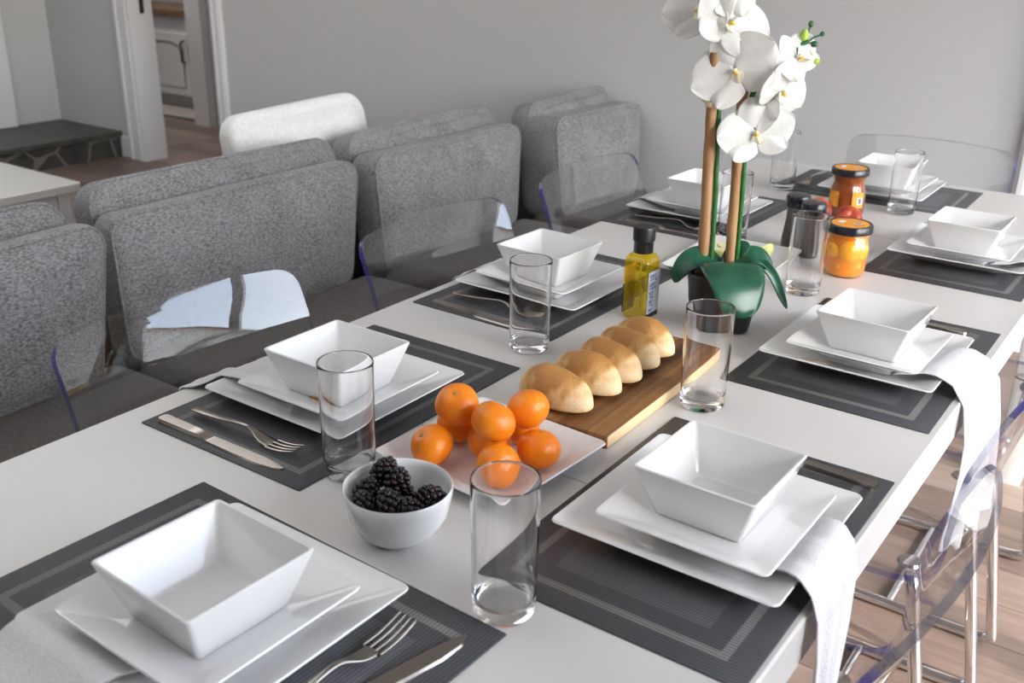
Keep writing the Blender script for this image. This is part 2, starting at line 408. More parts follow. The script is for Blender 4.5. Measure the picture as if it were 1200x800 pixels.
class Proto:
    """first call uses the object itself, later calls copy it with its parts"""
    def __init__(s, o): s.o = o; s.n = 0
    def __call__(s, loc, rz=0., label=None, group=None):
        o = s.o if s.n == 0 else dup(s.o); s.n += 1
        return place(o, loc, rz, label, group)
def struct(o): o['kind'] = 'structure'; return o

# ------------------------------------------------------------------ room
WY = 3.12; WL = -5.59; WR = 2.4; WB = -3.2; H = 2.5
struct(MB().box((WL-.2, WB-.2, -.1), (WR+.2, 4.2, 0)).build('floor', 'floor'))
struct(MB().box((-7.6, WB-.2, H), (WR+.2, 5.2, H+.1)).build('ceiling', 'ceiling'))
# far wall with the doorway
w = MB(); w.box((WL-.15, WY, 0), (-4.72, WY+.13, H)); w.box((-3.975, WY, 0), (WR+.15, WY+.13, H)); w.box((-4.72, WY, 2.05), (-3.975, WY+.13, H))
struct(w.build('wall_far', 'wall'))
struct(MB().box((WL-.13, WB, 0), (WL, WY+.01, H)).build('wall_left', 'wall'))
struct(MB().box((WL-.13, WB-.13, 0), (WR+.13, WB, H)).build('wall_back', 'white_wall'))
w = MB(); y0, y1, z0, z1 = -.42, 3.0, .08, 2.36
w.box((WR, WB, 0), (WR+.13, y0, H)); w.box((WR, y1, 0), (WR+.13, WY+.13, H)); w.box((WR, y0, 0), (WR+.13, y1, z0)); w.box((WR, y0, z1), (WR+.13, y1, H))
struct(w.build('wall_right', 'white_wall'))
w = MB(); fr = .05
for ya, yb in ((y0, .72), (.72, 1.86), (1.86, y1)):
    w.box((WR+.03, ya, z0), (WR+.09, ya+fr, z1)); w.box((WR+.03, yb-fr, z0), (WR+.09, yb, z1))
    w.box((WR+.03, ya+fr, z0), (WR+.09, yb-fr, z0+fr)); w.box((WR+.03, ya+fr, z1-fr), (WR+.09, yb-fr, z1))
win = struct(w.build('window_1', 'trim'))
w = MB()
for ya, yb in ((y0, .72), (.72, 1.86), (1.86, y1)):
    w.add([(WR+.06, ya+fr, z0+fr), (WR+.06, yb-fr, z0+fr), (WR+.06, yb-fr, z1-fr), (WR+.06, ya+fr, z1-fr)], [(0, 1, 2, 3)], 0, False)
w.build('window_pane', 'pane', win)
# door casing on the far wall
def casing(name, x0, x1, y=WY, h=2.12, t=.022):
    w = MB(); w.box((x0, y-t, 0), (x1, y, h)); w.box((x0+.012, y-t-.010, 0), (x0+.034, y-t, h)); w.box((x1-.03, y-t-.006, 0), (x1-.008, y-t, h))
    return struct(w.build(name, 'trim', bevel=.003))
casing('trim_1', -4.85, -4.725); casing('trim_2', -3.985, -3.905)
w = MB(); w.box((-4.725, WY-.02, 0), (-4.705, WY+.14, 2.05)); w.box((-3.99, WY-.005, 0), (-3.972, WY+.14, 2.05)); w.box((-4.725, WY-.02, 2.03), (-3.972, WY+.14, 2.05))
jb = struct(w.build('trim_3', 'trim'))
MB().box((-4.706, WY+.055, .86), (-4.7035, WY+.085, 1.0)).build('strike_plate', 'handle', jb)
w = MB(); w.box((-3.905, WY-.014, 0), (WR, WY, .13)); w.box((-4.95, WY-.014, 0), (-4.85, WY, .13))
struct(w.build('baseboard_far', 'trim', bevel=.004))
casing('trim_4', .098, .19)
# white fireplace surround panel on the left wall, and the raised hearth
pn = struct(MB().box((WL, -1.2, .158), (WL+.03, 2.62, 2.4)).build('wall_panel', 'white_wall'))
struct(MB().box((WL, 2.62, .158), (WL+.055, 2.80, 2.4)).build('trim_5', 'trim', bevel=.006))
he = empty('hearth', (WL+.3245, 1.6, 0), 0, 'low dark stone hearth with hexagonal stones along the corner wall', 'hearth')
MB().box((-.32, -2.6, 0), (.305, 1.515, .125)).build('stone_face', 'hearth', he)
MB().box((-.32, -2.62, .125), (.33, 1.518, .158)).build('hearth_slab', 'slate', he, bevel=.006)
# hallway and kitchen beyond the doorway
w = MB(); w.box((-7.4, 4.9, 0), (-3.5, 5.0, H)); w.box((-7.4, WY+.13, 0), (-7.3, 4.9, H)); w.box((-3.6, WY+.13, 0), (-3.5, 5., H)); w.box((-5.34, 4.16, 0), (-3.5, 4.26, H)); w.box((-7.3, WY+.0, 0), (-5.75, WY+.13, H))
struct(w.build('wall_hall', 'wall'))
struct(MB().box((-7.4, 4.2, -.1), (-3.5, 5., .004)).build('floor_kitchen', 'tile'))
w = MB(); w.box((-5.50, 4.10, 0), (-5.34, 4.28, H)); struct(w.build('trim_6', 'cabinet'))
struct(MB().box((-7.4, 4.185, -.001), (-5.3, 4.205, .008)).build('trim_7', 'handle'))
kc = empty('kitchen_cabinet', (-6.1, 4.46, 0), 0, 'pale grey kitchen cabinet with wooden counter seen through the doorway', 'cabinet')
MB().box((-.85, .02, .10), (.75, .43, .70)).build('carcass', 'cabinet', kc)
MB().box((-.85, .05, .005), (.75, .43, .10)).build('toe_kick', 'vent', kc)
MB().box((-.87, -.03, .70), (.757, .43, .745)).build('counter_top', 'counter', kc, bevel=.004)
def cab_door(x0, x1, hs):
    w = MB().box((x0, 0, .12), (x1, .02, .57))
    d = w.build('door', 'cabinet', kc, bevel=.003)
    cx, hw = (x0+x1)/2, (x1-x0)/2-.055
    pts = [(cx-hw, -.003, .17), (cx+hw, -.003, .17), (cx+hw, -.003, .44)]
    pts += [(cx+hw*cos(a), -.003, .44+.07*sin(a)) for a in [pi*i/8 for i in range(1, 8)]] + [(cx-hw, -.003, .44)]
    MB().tube(pts, .006, 6, closed=True).build('moulding', 'vent', d)
    MB().tube([(hs, -.0, .36), (hs, -.03, .37), (hs, -.03, .51), (hs, -.0, .52)], .008, 8).build('handle', 'handle', d)
cab_door(-.42, .125, .085); cab_door(.135, .68, .175); cab_door(-.84, -.43, -.47)

# ------------------------------------------------------------------ dining table
T = .75
tb = empty('dining_table', (0, .92, 0), 0, 'long white dining table laid for eight with seams between its leaves', 'table')
for ya, yb in ((-1.275, -.65), (-.6492, .6492), (.65, 1.27)):
    MB().rsq([(.446, (yb-ya)/2-.0015, .004, .692, 0, (ya+yb)/2), (.449, (yb-ya)/2, .005, .695, 0, (ya+yb)/2), (.449, (yb-ya)/2, .005, .7475, 0, (ya+yb)/2), (.4465, (yb-ya)/2-.0008, .004, .75, 0, (ya+yb)/2)], 3).build('tabletop', 'table', tb)
for sx in (-1, 1):
    for sy in (-1, 1):
        MB().rsq([(.032, .032, .004, 0), (.038, .038, .004, .64), (.038, .038, .004, .693)], 2).build('leg', 'table', tb, loc=(sx*.385, sy*1.2, 0))
MB().box((-.36, -1.19, .63), (.36, 1.19, .692)).build('apron', 'table', tb)

# ------------------------------------------------------------------ tableware prototypes
def plate_mesh(h, z_rim, well, name):
    m = MB()
    m.rsq([(well*.82, well*.82, .012, .002), (well*.95, well*.95, .012, 0), (well*1.0, well*1.0, .012, .003), (h-.004, h-.004, .009, z_rim-.004), (h, h, .009, z_rim-.0015), (h-.001, h-.001, .009, z_rim),
           (h-.004, h-.004, .008, z_rim-.0005), (well+.004, well+.004, .010, .0095), (well-.002, well-.002, .012, .0075), (well*.6, well*.6, .012, .007)], 4)
    return m.build(name, 'porcelain', angle=28)
dinner = Proto(tag(plate_mesh(.1285, .0235, .085, 'dinner_plate'), 'x', 'plate', 'square white dinner plates'))
salad = Proto(tag(plate_mesh(.0975, .021, .064, 'salad_plate'), 'x', 'plate', 'square white salad plates'))
m = MB().rsq([(.046, .046, .005, .0012), (.0485, .0485, .005, 0), (.0498, .0498, .005, .0015), (.0690, .0690, .005, .0575), (.0692, .0692, .005, .0590), (.0680, .0680, .0045, .0600), (.0660, .0660, .0045, .0595), (.0648, .0648, .005, .0575),
              (.0475, .0475, .007, .0095), (.044, .044, .009, .0058), (.03, .03, .009, .005)], 4)
bowl = Proto(tag(m.build('square_bowl', 'porcelain', angle=28), 'x', 'bowl', 'square white bowls on the plates'))
m = MB().rsq([(.2245, .1465, .002, 0), (.225, .147, .002, .0008), (.2245, .1465, .002, .0016)], 2)
pmat = Proto(tag(m.build('placemat', 'mat', angle=None), 'x', 'placemat', 'dark grey woven placemats'))
def wall(r0, z0, r1, z1, n): return [(r0+(r1-r0)*i/n, z0+(z1-z0)*i/n) for i in range(n+1)]
g = MB().lathe([(0, 0), (.020, 0), (.024, .0002), (.0285, .001), (.0300, .0028), (.0307, .006), (.0310, .010)] + wall(.0311, .014, .0329, .1415, 8) + [(.03285, .1435), (.0326, .1447), (.0322, .1452), (.0318, .1447), (.0316, .1435)]
               + wall(.0315, .1415, .0297, .027, 8) + [(.0294, .022), (.0284, .0175), (.026, .0145), (.022, .0132), (.018, .0126), (.010, .012), (0, .012)], 64)
glass = Proto(tag(g.build('drinking_glass', 'glass', angle=60), 'x', 'glass', 'tall clear drinking glasses'))

def knife_mesh():
    m = MB()
    st = [(0, .006, .0), (.004, .0095, 0), (.06, .0085, 0), (.085, .007, 0), (.095, .0085, 0), (.10, .0095, 0), (.15, .0105, 0), (.19, .0105, 0), (.215, .0075, .0015), (.226, .0035, .003), (.2285, .001, .0035)]
    v = []; f = []
    for x, w_, off in st:
        t = .0055 if x < .095 else .0022
        v += [(x, -w_+off, 0), (x, w_+off*.3, 0), (x, w_*.8+off*.3, t), (x, -w_*.8+off, t)]
    for i in range(len(st)-1):
        for j in range(4): j2 = (j+1) % 4; f.append((i*4+j, i*4+j2, i*4+4+j2, i*4+4+j))
    f += [(3, 2, 1, 0), tuple((len(st)-1)*4+j for j in range(4))]
    m.add(v, f); return m
def fork_mesh():
    m = MB()
    st = [(0, .0055, .006), (.004, .0095, .007), (.03, .0092, .008), (.06, .0065, .009), (.085, .0045, .012), (.105, .0038, .014), (.118, .0042, .0125), (.128, .0085, .0075), (.137, .0120, .0035), (.15, .0128, .0018), (.156, .0128, .0018)]
    v = []; f = []
    for x, w_, z in st: v += [(x, -w_, z), (x, w_, z), (x, w_*.85, z+.0028), (x, -w_*.85, z+.0028)]
    for i in range(len(st)-1):
        for j in range(4): j2 = (j+1) % 4; f.append((i*4+j, i*4+j2, i*4+4+j2, i*4+4+j))
    f += [(3, 2, 1, 0), tuple((len(st)-1)*4+j for j in range(4))]
    m.add(v, f)
    for k in range(4):
        y = -.0109+k*.00727
        m.tube([(.150, y, .0032), (.165, y, .0032), (.180, y*.98, .005), (.196, y*.95, .0095), (.203, y*.93, .0125)], [.0019, .0018, .0017, .0014, .0006], 8)
    return m
knife = Proto(tag(knife_mesh().build('table_knife', 'steel', bevel=.0008), 'x', 'knife', 'steel table knives'))
fork = Proto(tag(fork_mesh().build('fork', 'steel', sub=1), 'x', 'fork', 'steel forks'))

# every place setting: centre, rotation of its outward side, and how to tell it apart
SET = {
 'NE': dict(m=(.005, -.154, -.03), p=(.007, -.162), s=(0.02, -0.178), b=(0.021, -0.18), br=-.03, d='at the near head of the table', face='n'),
 'L1': dict(m=(-.2585, .276, .005), p=(-.2606, .268), s=(-0.234, 0.247), b=(-0.232, 0.244), br=.0, d='on the sofa side beside the blackberry bowl', face='l'),
 'L2': dict(m=(-.280, .846, -.012), p=(-.276, .834), s=(-0.27, 0.815), b=(-0.274, 0.82), br=-.03, d='on the sofa side next to the oil bottle', face='l'),
 'L3': dict(m=(-.304, 1.519, -.01), p=(-.303, 1.500), s=(-0.288, 1.478), b=(-0.282, 1.482), br=-.03, d='on the sofa side nearest the grey wall', face='l'),
 'FE': dict(m=(-.040, 1.995, .02), p=(-.028, 1.982), s=(-0.008, 1.955), b=(-0.004, 1.952), br=.02, d='at the far head of the table by the wall', face='f'),
 'R2': dict(m=(.295, .270, .003), p=(.3035, .271), s=(0.318, 0.253), b=(0.314, 0.262), br=-.012, d='on the window side beside the mandarins', face='r'),
 'R3': dict(m=(.2905, .877, .006), p=(.289, .862), s=(0.297, 0.838), b=(0.3, 0.842), br=-.03, d='on the window side across from the orchid', face='r'),
 'R4': dict(m=(.285, 1.527, -.008), p=(.283, 1.525), s=(0.287, 1.495), b=(0.287, 1.49), br=-.005, d='on the window side next to the peach jars', face='r'),
}
for k, S in SET.items():
    mx, my, mr = S['m']; long_x = S['face'] in 'nf'
    pmat((mx, my, T), mr + (0 if long_x else pi/2), 'dark grey woven placemat ' + S['d'])
    dinner((*S['p'], T+.0018), mr*.5, 'large square white dinner plate, ' + S['d'])
    salad((*S['s'], T+.0240), S['br']*.5, 'smaller square white plate, ' + S['d'])
    bowl((*S['b'], T+.0240+.0076), S['br'], 'square white porcelain bowl ' + S['d'])
Zm = T+.0018
stained = [o for o in COL.objects if o.get('label', '').startswith('square white porcelain bowl on the sofa side beside')][0]
M['sauce'] = simple('brown_sauce', (.33, .13, .02), .4, nscale=200, nstr=.1, var=.4)
MB().sphere((.012, -.0508, .0022), .001, 14, 8, 0, (9, 1., 2.6)).sphere((.004, -.0506, .0014), .001, 14, 8, 0, (12, .9, 1.6)).sphere((.030, -.0508, .0012), .001, 14, 8, 0, (10, .9, 1.4)).build('sauce_stain', 'sauce', stained, angle=None)
knife((-.389, .072, Zm), 0, 'steel knife beside the fork near the blackberry bowl')
fork((-.372, .108, Zm), 0, 'steel fork in front of the stained bowl near the blackberries')
knife((.158, -.262, Zm), radians(77), 'steel knife with its tip showing at the near head of the table')
fork((.1465, -.262, Zm), radians(88), 'shiny steel fork, tines up, at the near head of the table')
knife((.428, .4675, Zm), pi-.03, 'steel knife half under the plates beside the mandarins')
knife((.392, 1.062, Zm), pi-.02, 'steel knife across from the orchid, mostly hidden by its bowl')
knife((-.396, .641, Zm), -.03, 'steel knife in the shade of the plates near the oil bottle')
fork((-.391, .688, Zm), 0, 'steel fork in the shade of the plates near the oil bottle')
fork((-.399, 1.362, Zm), 0, 'steel fork behind the orchid stakes on the sofa side')
knife((-.400, 1.325, Zm), 0, 'steel knife behind the orchid stakes on the sofa side')
fork((-.215, 2.095, Zm), -pi/2, 'steel fork at the far head of the table')
for n, x, y, d in (('L1', -.096, .121, 'standing between the blackberries and the sofa-side plates'), ('L2', -.148, .575, 'standing beside the bread rolls on the sofa side'), ('R2', .159, .553, 'standing on the window side of the bread board'),
                   ('NE', .209, .015, 'in front of the mandarins, nearest of all the glasses'), ('R3', .094, 1.106, 'standing in front of the peach jar'), ('FE', -.25, 1.87, 'just behind the orchid flowers near the wall'),
                   ('R4', .071, 1.803, 'standing between the preserves and the far head of the table'), ('L3', -.154, 1.347, 'right behind the shorter bamboo stake')):
    glass((x, y, T+.0002 if n not in ('R4',) else T+.0018), 0, 'tall clear straight drinking glass ' + d)

# ------------------------------------------------------------------ napkins
def napkin(name, path, widths, axis, label, amp=.004, waves=2.5, seed=0, fray=True, skew=0.):
    """cloth strip following path (points), spread along axis, with soft folds that deepen down the drop"""
    rnd = random.Random(seed); ph = rnd.random()*6
    P = [Vector(p) for p in path]; A = Vector(axis)
    L = [0]
    for a, b in zip(P, P[1:]): L.append(L[-1]+(b-a).length)
    def at(t):
        s = t*L[-1]
        for i in range(len(P)-1):
            if s <= L[i+1] or i == len(P)-2:
                q = (s-L[i])/(L[i+1]-L[i]); 
                p0 = P[max(i-1, 0)]; p3 = P[min(i+2, len(P)-1)]
                a, b = P[i], P[i+1]
                p = a.lerp(b, q); tg = (b-a).normalized()
                w_ = widths[i]*(1-q)+widths[i+1]*q
                return p, tg, w_
    def fn(u, v):
        p, tg, w_ = at(u); n = A.cross(tg).normalized()
        if n.z < -.1 or (abs(n.z) <= .1 and n.dot(Vector((p.x, p.y-.9, 0))) < 0): n = -n
        c = v-.5
        fold = amp*(.15+u*u*1.6)*sin(2*pi*waves*v+ph+u*1.5) + .5*amp*u*sin(2*pi*waves*2.3*v+ph*2)
        edge = 0
        if fray and u > .985: edge = .011*rnd.random()
        return p + A*(w_*c + skew*u*u) + n*(fold+amp*.4) + tg*edge
    m = MB().grid(fn, 60, 44, 0, .0016)
    o = m.build('napkin', 'linen', angle=None)
    return tag(o, label, 'napkin', 'white linen napkins')
ZN = T
def pad(o, c, rz=0.):
    MB().rsq([(.044, .044, .006, ZN+.0093), (.047, .047, .007, ZN+.0105), (.048, .048, .007, ZN+.0165), (.047, .047, .007, ZN+.0225), (.044, .044, .006, ZN+.0238)], 4).build('folded_pad', 'linen', o, loc=(c[0], c[1], 0), rot=(0, 0, rz), angle=None)
n_ = napkin('n', [(.375, .258, ZN+.0185), (.405, .256, ZN+.0250), (.420, .253, ZN+.0310), (.434, .25, ZN+.0315), (.449, .244, ZN+.020), (.4575, .238, ZN-.004), (.463, .226, ZN-.05), (.466, .212, ZN-.12), (.468, .205, ZN-.17), (.468, .203, ZN-.215)], [.112, .118, .122, .126, .124, .115, .095, .07, .066, .072], (0, 1, 0), 'white napkin hanging over the table edge beside the mandarins', .0055, 2.1, 3)
pad(n_, SET['R2']['s'])
n_ = napkin('n', [(.360, .842, ZN+.0185), (.385, .845, ZN+.0245), (.402, .848, ZN+.0305), (.420, .850, ZN+.0312), (.442, .852, ZN+.022), (.462, .852, ZN-.006), (.474, .846, ZN-.06), (.478, .838, ZN-.10), (.480, .828, ZN-.15), (.480, .815, ZN-.205)], [.125, .13, .135, .14, .14, .14, .135, .14, .15, .165], Vector((.13, .9915, 0)), 'white frayed napkin hanging over the table edge across from the orchid', .0060, 2.3, 5)
pad(n_, SET['R3']['s'])
n_ = napkin('n', [(.345, 1.5, ZN+.0185), (.376, 1.5, ZN+.0250), (.395, 1.505, ZN+.0325), (.414, 1.51, ZN+.0315), (.438, 1.515, ZN+.020), (.4575, 1.52, ZN-.006), (.463, 1.52, ZN-.07), (.467, 1.52, ZN-.2)], [.12]*8, (0, 1, 0), 'white napkin draped off the plates next to the peach jars', .003, 2., 8)
pad(n_, SET['R4']['s'])
n_ = napkin('n', [(-.300, .232, ZN+.0165), (-.334, .225, ZN+.0215), (-.362, .220, ZN+.0290), (-.391, .213, ZN+.0280), (-.412, .206, ZN+.014), (-.435, .198, ZN+.0035), (-.452, .192, ZN+.001), (-.460, .190, ZN-.02), (-.463, .190, ZN-.12), (-.465, .19, ZN-.2)], [.075, .08, .08, .08, .08, .08, .085, .08, .07, .07], (0, 1, 0), 'white napkin slipping behind the plates beside the first sofa-side chair', .0018, 1.6, 11)
pad(n_, SET['L1']['s'])
n_ = napkin('n', [(-.325, .81, ZN+.0165), (-.365, .81, ZN+.0225), (-.388, .81, ZN+.0285), (-.404, .81, ZN+.0275), (-.428, .81, ZN+.012), (-.452, .81, ZN+.001), (-.460, .81, ZN-.02), (-.465, .81, ZN-.12)], [.085]*8, (0, 1, 0), 'white napkin behind the plates near the oil bottle', .0018, 1.6, 12)
pad(n_, SET['L2']['s'])
n_ = napkin('n', [(-.340, 1.478, ZN+.0165), (-.385, 1.478, ZN+.0225), (-.414, 1.478, ZN+.0285), (-.431, 1.478, ZN+.0275), (-.445, 1.478, ZN+.017), (-.457, 1.478, ZN-.004), (-.463, 1.478, ZN-.12)], [.085]*7, (0, 1, 0), 'white napkin behind the plates nearest the grey wall', .0018, 1.6, 13)
pad(n_, SET['L3']['s'])
n_ = napkin('n', [(-.028, -.235, ZN+.0165), (-.036, -.262, ZN+.0230), (-.040, -.280, ZN+.0295), (-.044, -.294, ZN+.0285), (-.048, -.312, ZN+.018), (-.052, -.338, ZN+.006), (-.054, -.358, ZN+.0015), (-.055, -.366, ZN-.02), (-.056, -.370, ZN-.1), (-.056, -.372, ZN-.2)], [.125, .13, .135, .135, .135, .135, .135, .13, .12, .11], (1, 0, 0), 'white napkin draped off the near head of the table', .0018, 1.6, 15)
pad(n_, SET['NE']['s'])
n_ = napkin('n', [(-.01, 2.01, ZN+.0165), (-.012, 2.05, ZN+.0225), (-.014, 2.085, ZN+.0290), (-.016, 2.112, ZN+.0275), (-.017, 2.145, ZN+.012), (-.018, 2.175, ZN+.003), (-.018, 2.188, ZN+.001), (-.018, 2.196, ZN-.02), (-.018, 2.20, ZN-.15)], [.12]*9, (1, 0, 0), 'white napkin behind the bowl at the far head of the table', .0018, 1.6, 17)
pad(n_, SET['FE']['s'])

# ------------------------------------------------------------------ blackberry bowl
m = MB().lathe([(0, .002), (.026, .002), (.030, 0), (.034, .002), (.045, .012), (.054, .030), (.0585, .052), (.0590, .0595), (.0580, .0610), (.0565, .0600), (.0555, .052), (.051, .031), (.042, .014), (.030, .0065), (0, .006)], 64)
bb = (.040, .055, T)
tag(m.build('small_bowl', 'porcelain', loc=bb, angle=60), 'small round white bowl filled with blackberries', 'bowl')
def berry_mesh(seed, L=.0150, R=.0114):
    rnd = random.Random(seed); m = MB(); n = 46
    for i in range(n):
        z = 1-2*(i+.5)/n; a = i*2.39996; r = sqrt(max(0, 1-z*z))
        taper = 1-.14*z
        m.sphere((R*r*cos(a)*taper, R*r*sin(a)*taper, L*z), .0035*(.88+.24*rnd.random()), 8, 6)
    m.sphere((0, 0, 0), 1, 10, 8, 0, (R*.96, R*.96, L*.96))
    return m
bproto = [tag(berry_mesh(i).build('blackberry', 'berry', angle=None), 'x', 'blackberry', 'blackberries in the small white bowl') for i in range(3)]
bp = [Proto(b) for b in bproto]
layout = [((-.022, -.008, .0300), None), ((.004, -.024, .0300), None), ((.022, -.006, .0300), None), ((.014, .020, .0300), None), ((-.012, .020, .0300), None),
          ((-.032, -.014, .0475), 'reddish blackberry resting against the wall of the bowl nearest the fork'), ((-.014, -.036, .0470), 'blackberry low at the front rim of the bowl'),
          ((.010, -.024, .0530), 'finely beaded blackberry standing upright at the front of the bowl'), ((.036, .012, .0520), 'large blackberry lying apart beside the mandarin plate rim of the bowl'),
          ((-.030, .012, .0610), 'topmost blackberry of the heap, perched beside the glass'), ((-.006, .006, .0590), 'blackberry in the middle of the heap just below the top one'), ((.030, -.016, .0480), None)]
for i, (p, lb) in enumerate(layout):
    rot = (random.uniform(-.9, .9), random.uniform(-.9, .9), random.uniform(0, 6.28))
    bp[i % 3]((bb[0]+p[0], bb[1]+p[1], bb[2]+p[2]), rot, lb or 'plain black blackberry lying deeper in the small white bowl')

# ------------------------------------------------------------------ mandarin plate
m = MB().rsq([(.066, .066, .01, .002), (.07, .07, .01, 0), (.074, .074, .01, .002), (.102, .102, .009, .0165), (.1035, .1035, .009, .018), (.1025, .1025, .009, .0195), (.0995, .0995, .008, .0185), (.076, .076, .01, .008), (.071, .071, .012, .0065), (.04, .04, .012, .006)], 4)
tag(m.build('mandarin_plate', 'porcelain', loc=(.021, .248, T), rot=(0, 0, -.06), angle=28), 'square white plate carrying a pile of mandarins', 'plate')
def mandarin(r, seed):
    rnd = random.Random(seed); m = MB(); nu, nv = 40, 26; v = []; 
    m.sphere((0, 0, 0), r, nu, nv, 0, (1, 1, .88))
    for i, p in enumerate(m.v):
        x, y, z = p; a = math.atan2(y, x); rr = sqrt(x*x+y*y)/r
        k = 1+.012*sin(5*a+seed)+.010*sin(3*a+2*seed)
        if z > 0: z -= .10*r*math.exp(-(rr/.22)**2)
        m.v[i] = (x*k, y*k, z)
    o = m.build('mandarin', 'mandarin', angle=None)
    s = MB()
    for j in range(5):
        a = j*2*pi/5; s.tube([(0, 0, .80*r), (.05*r*cos(a), .05*r*sin(a), .805*r), (.11*r*cos(a), .11*r*sin(a), .815*r)], [.045*r, .04*r, .01*r], 6)
    s.build('stem_scar', 'peel_end', o, angle=None)
    return o
R0 = .0268
mand = [(-.024, .188, 'mandarin resting on the plate at the blackberry end of the pile', (.5, -.5, .3)), (.070, .196, 'lowest mandarin seen through the rim of the nearest glass', (.9, .3, 1.)), (.084, .258, 'mandarin lying alone on the plate beside the bread board', (.15, .2, 2.)),
        (.024, .240, 'mandarin almost hidden in the middle under the pile', (.3, .3, .5)), (-.034, .252, 'mandarin peeking out behind the pile on the sofa side', (.6, -.2, 4.)), (.028, .298, 'mandarin underneath the pile on the side of the bread', (.6, -.6, 3.))]
mp = [Proto(tag(mandarin(R0, i), 'x', 'mandarin', 'mandarins piled on the square plate')) for i in range(3)]
for i, (x, y, lb, r) in enumerate(mand): mp[i % 3]((x, y, T+.0065+R0*.88+.0015), r, lb)
for i, (x, y, z, lb, r) in enumerate([(-.015, .226, .8245, 'highest mandarin of the pile, toward the sofa', (.35, -.35, 1.2)), (.046, .218, .8225, 'mandarin crowning the front of the pile', (.55, .25, 2.4)), (.055, .275, .8195, 'mandarin in the upper layer nearest the rolls', (.5, .6, 3.6))]):
    mp[i]((x, y, z), r, lb)

# ------------------------------------------------------------------ bread board and rolls
m = MB().rsq([(.0735, .1815, .004, 0), (.0745, .1825, .004, .0015), (.0745, .1825, .004, .0165), (.0735, .1815, .004, .018)], 3)
BD = (.043, .5385, T)
bo = tag(m.build('cutting_board', 'board', loc=BD, rot=(0, 0, .02)), 'rectangular brown wooden board with a pale edge under the rolls', 'cutting board')
def roll_mesh(seed, a=.0575, b=.0315, c=.043):
    rnd = random.Random(seed); m = MB(); m.sphere((0, 0, 0), 1, 44, 28)
    k1, k2 = rnd.random()*6, rnd.random()*6
    out = []
    for x, y, z in m.v:
        e = 2.7; n = (abs(x)**e+abs(y)**2.2+abs(z)**2.2)**(1/2.35)
        x, y, z = x/n, y/n, z/n
        w = 1-.16*abs(x)**3
        X = a*x; Y = b*y*w*(1+.05*sin(3*x+k1)); Z = c*z*w*(1+.05*sin(4*x+k2))
        Z -= .0025*math.exp(-((x-.5+.25*y)/.06)**2)*(z > 0); Z -= .002*math.exp(-((x+.55-.2*y)/.06)**2)*(z > 0)
        if Z < 0: Z *= .22
        out.append((X, Y, Z+.0095))
    m.v = out; return m
rl = [(.014, .402, -.10, 'bread roll nearest the mandarins on the wooden board'), (.020, .474, -.22, 'second bread roll counting from the mandarins'), (.022, .531, -.28, 'middle bread roll of the five, with a crease across its crust'), (.020, .588, -.27, 'fourth bread roll counting from the mandarins'), (.018, .641, -.24, 'bread roll at the far end of the board by the oil bottle')]
for i, (x, y, a, lb) in enumerate(rl):
    tag(roll_mesh(i+3,   .059-.001*i, .0308, .041).build('bread_roll', 'bread', loc=(x, y, T+.0182), rot=(0, 0, a), angle=None), lb, 'bread roll', 'bread rolls in a row on the board')

# ------------------------------------------------------------------ oil bottle
ob = empty('oil_bottle', (-.078, .802, T), -.04, 'square bottle of yellow olive oil with black cap and herb sprig', 'bottle')
body = [(.0195, .0195, .005, .001), (.0215, .0215, .005, .003), (.0225, .0225, .004, .008), (.0235, .0235, .004, .085), (.0235, .0235, .005, .100), (.0228, .0228, .006, .1055), (.0205, .0205, .009, .1105), (.0168, .0168, .014, .1145), (.0155, .0155, .0152, .117), (.015, .015, .0149, .122)]
MB().rsq([(a-.0018, b-.0018, max(.002, c-.001), z+.002) for a, b, c, z in body[:-1]], 6).build('oil', 'oil', ob)
MB().rsq(body, 6).build('glass_body', 'jar_glass', ob)
MB().lathe([(.0158, .1165), (.0165, .1170), (.0165, .135), (.0172, .136), (.0186, .1375), (.0188, .158), (.0180, .1605), (.0, .1607)], 40).build('cap', 'black_plastic', ob)
s = MB(); s.tube([(.002, -.003, .02), (.004, -.006, .05), (.001, -.008, .08), (.003, -.006, .104)], .0015, 6)
for z, d in ((.05, 1), (.065, -1), (.08, 1), (.09, -1), (.097, 1)): s.tube([(.003, -.007, z), (.003+d*.006, -.012, z+.006), (.003+d*.010, -.016, z+.002)], [.001, .0016, .0006], 6)
s.build('herb_sprig', 'herb', ob)
lb = MB().box((.0228, -.0170, .016), (.0240, .0185, .088)).build('label', 'pale_label', ob)
mk = MB(); rnd = random.Random(4)
z = .083
for k in range(9):                                                  # a column of dark lettering running down the label
    h = .0058; x0_ = .02405
    big = k < 4
    wd = .019 if big else .011
    ya = -.012
    mk.box((x0_-.0002, ya, z-.0012), (x0_+.0003, ya+wd, z))
    if k % 2 == 0: mk.box((x0_-.0002, ya, z-h+.0012), (x0_+.0003, ya+wd, z-h+.0024))
    if k % 3 != 1: mk.box((x0_-.0002, ya+wd*.4, z-h+.001), (x0_+.0003, ya+wd*.4+.0016, z))
    mk.box((x0_-.0002, ya+(wd-.0016 if k % 2 else 0), z-h+.001), (x0_+.0003, ya+(wd if k % 2 else .0016), z))
    z -= .0074
mk.build('lettering', 'blue_label', lb)
MB().box((.0229, -.0170, .008), (.0241, .0185, .016)).build('label_foot', 'black_gloss', lb)
l2 = MB().box((-.0240, -.0185, .010), (-.0228, .0185, .060)).build('back_label', 'blue_label', ob)
MB().box((-.0241, -.0185, .060), (-.0228, .0185, .090)).build('label_top', 'white_label', l2)

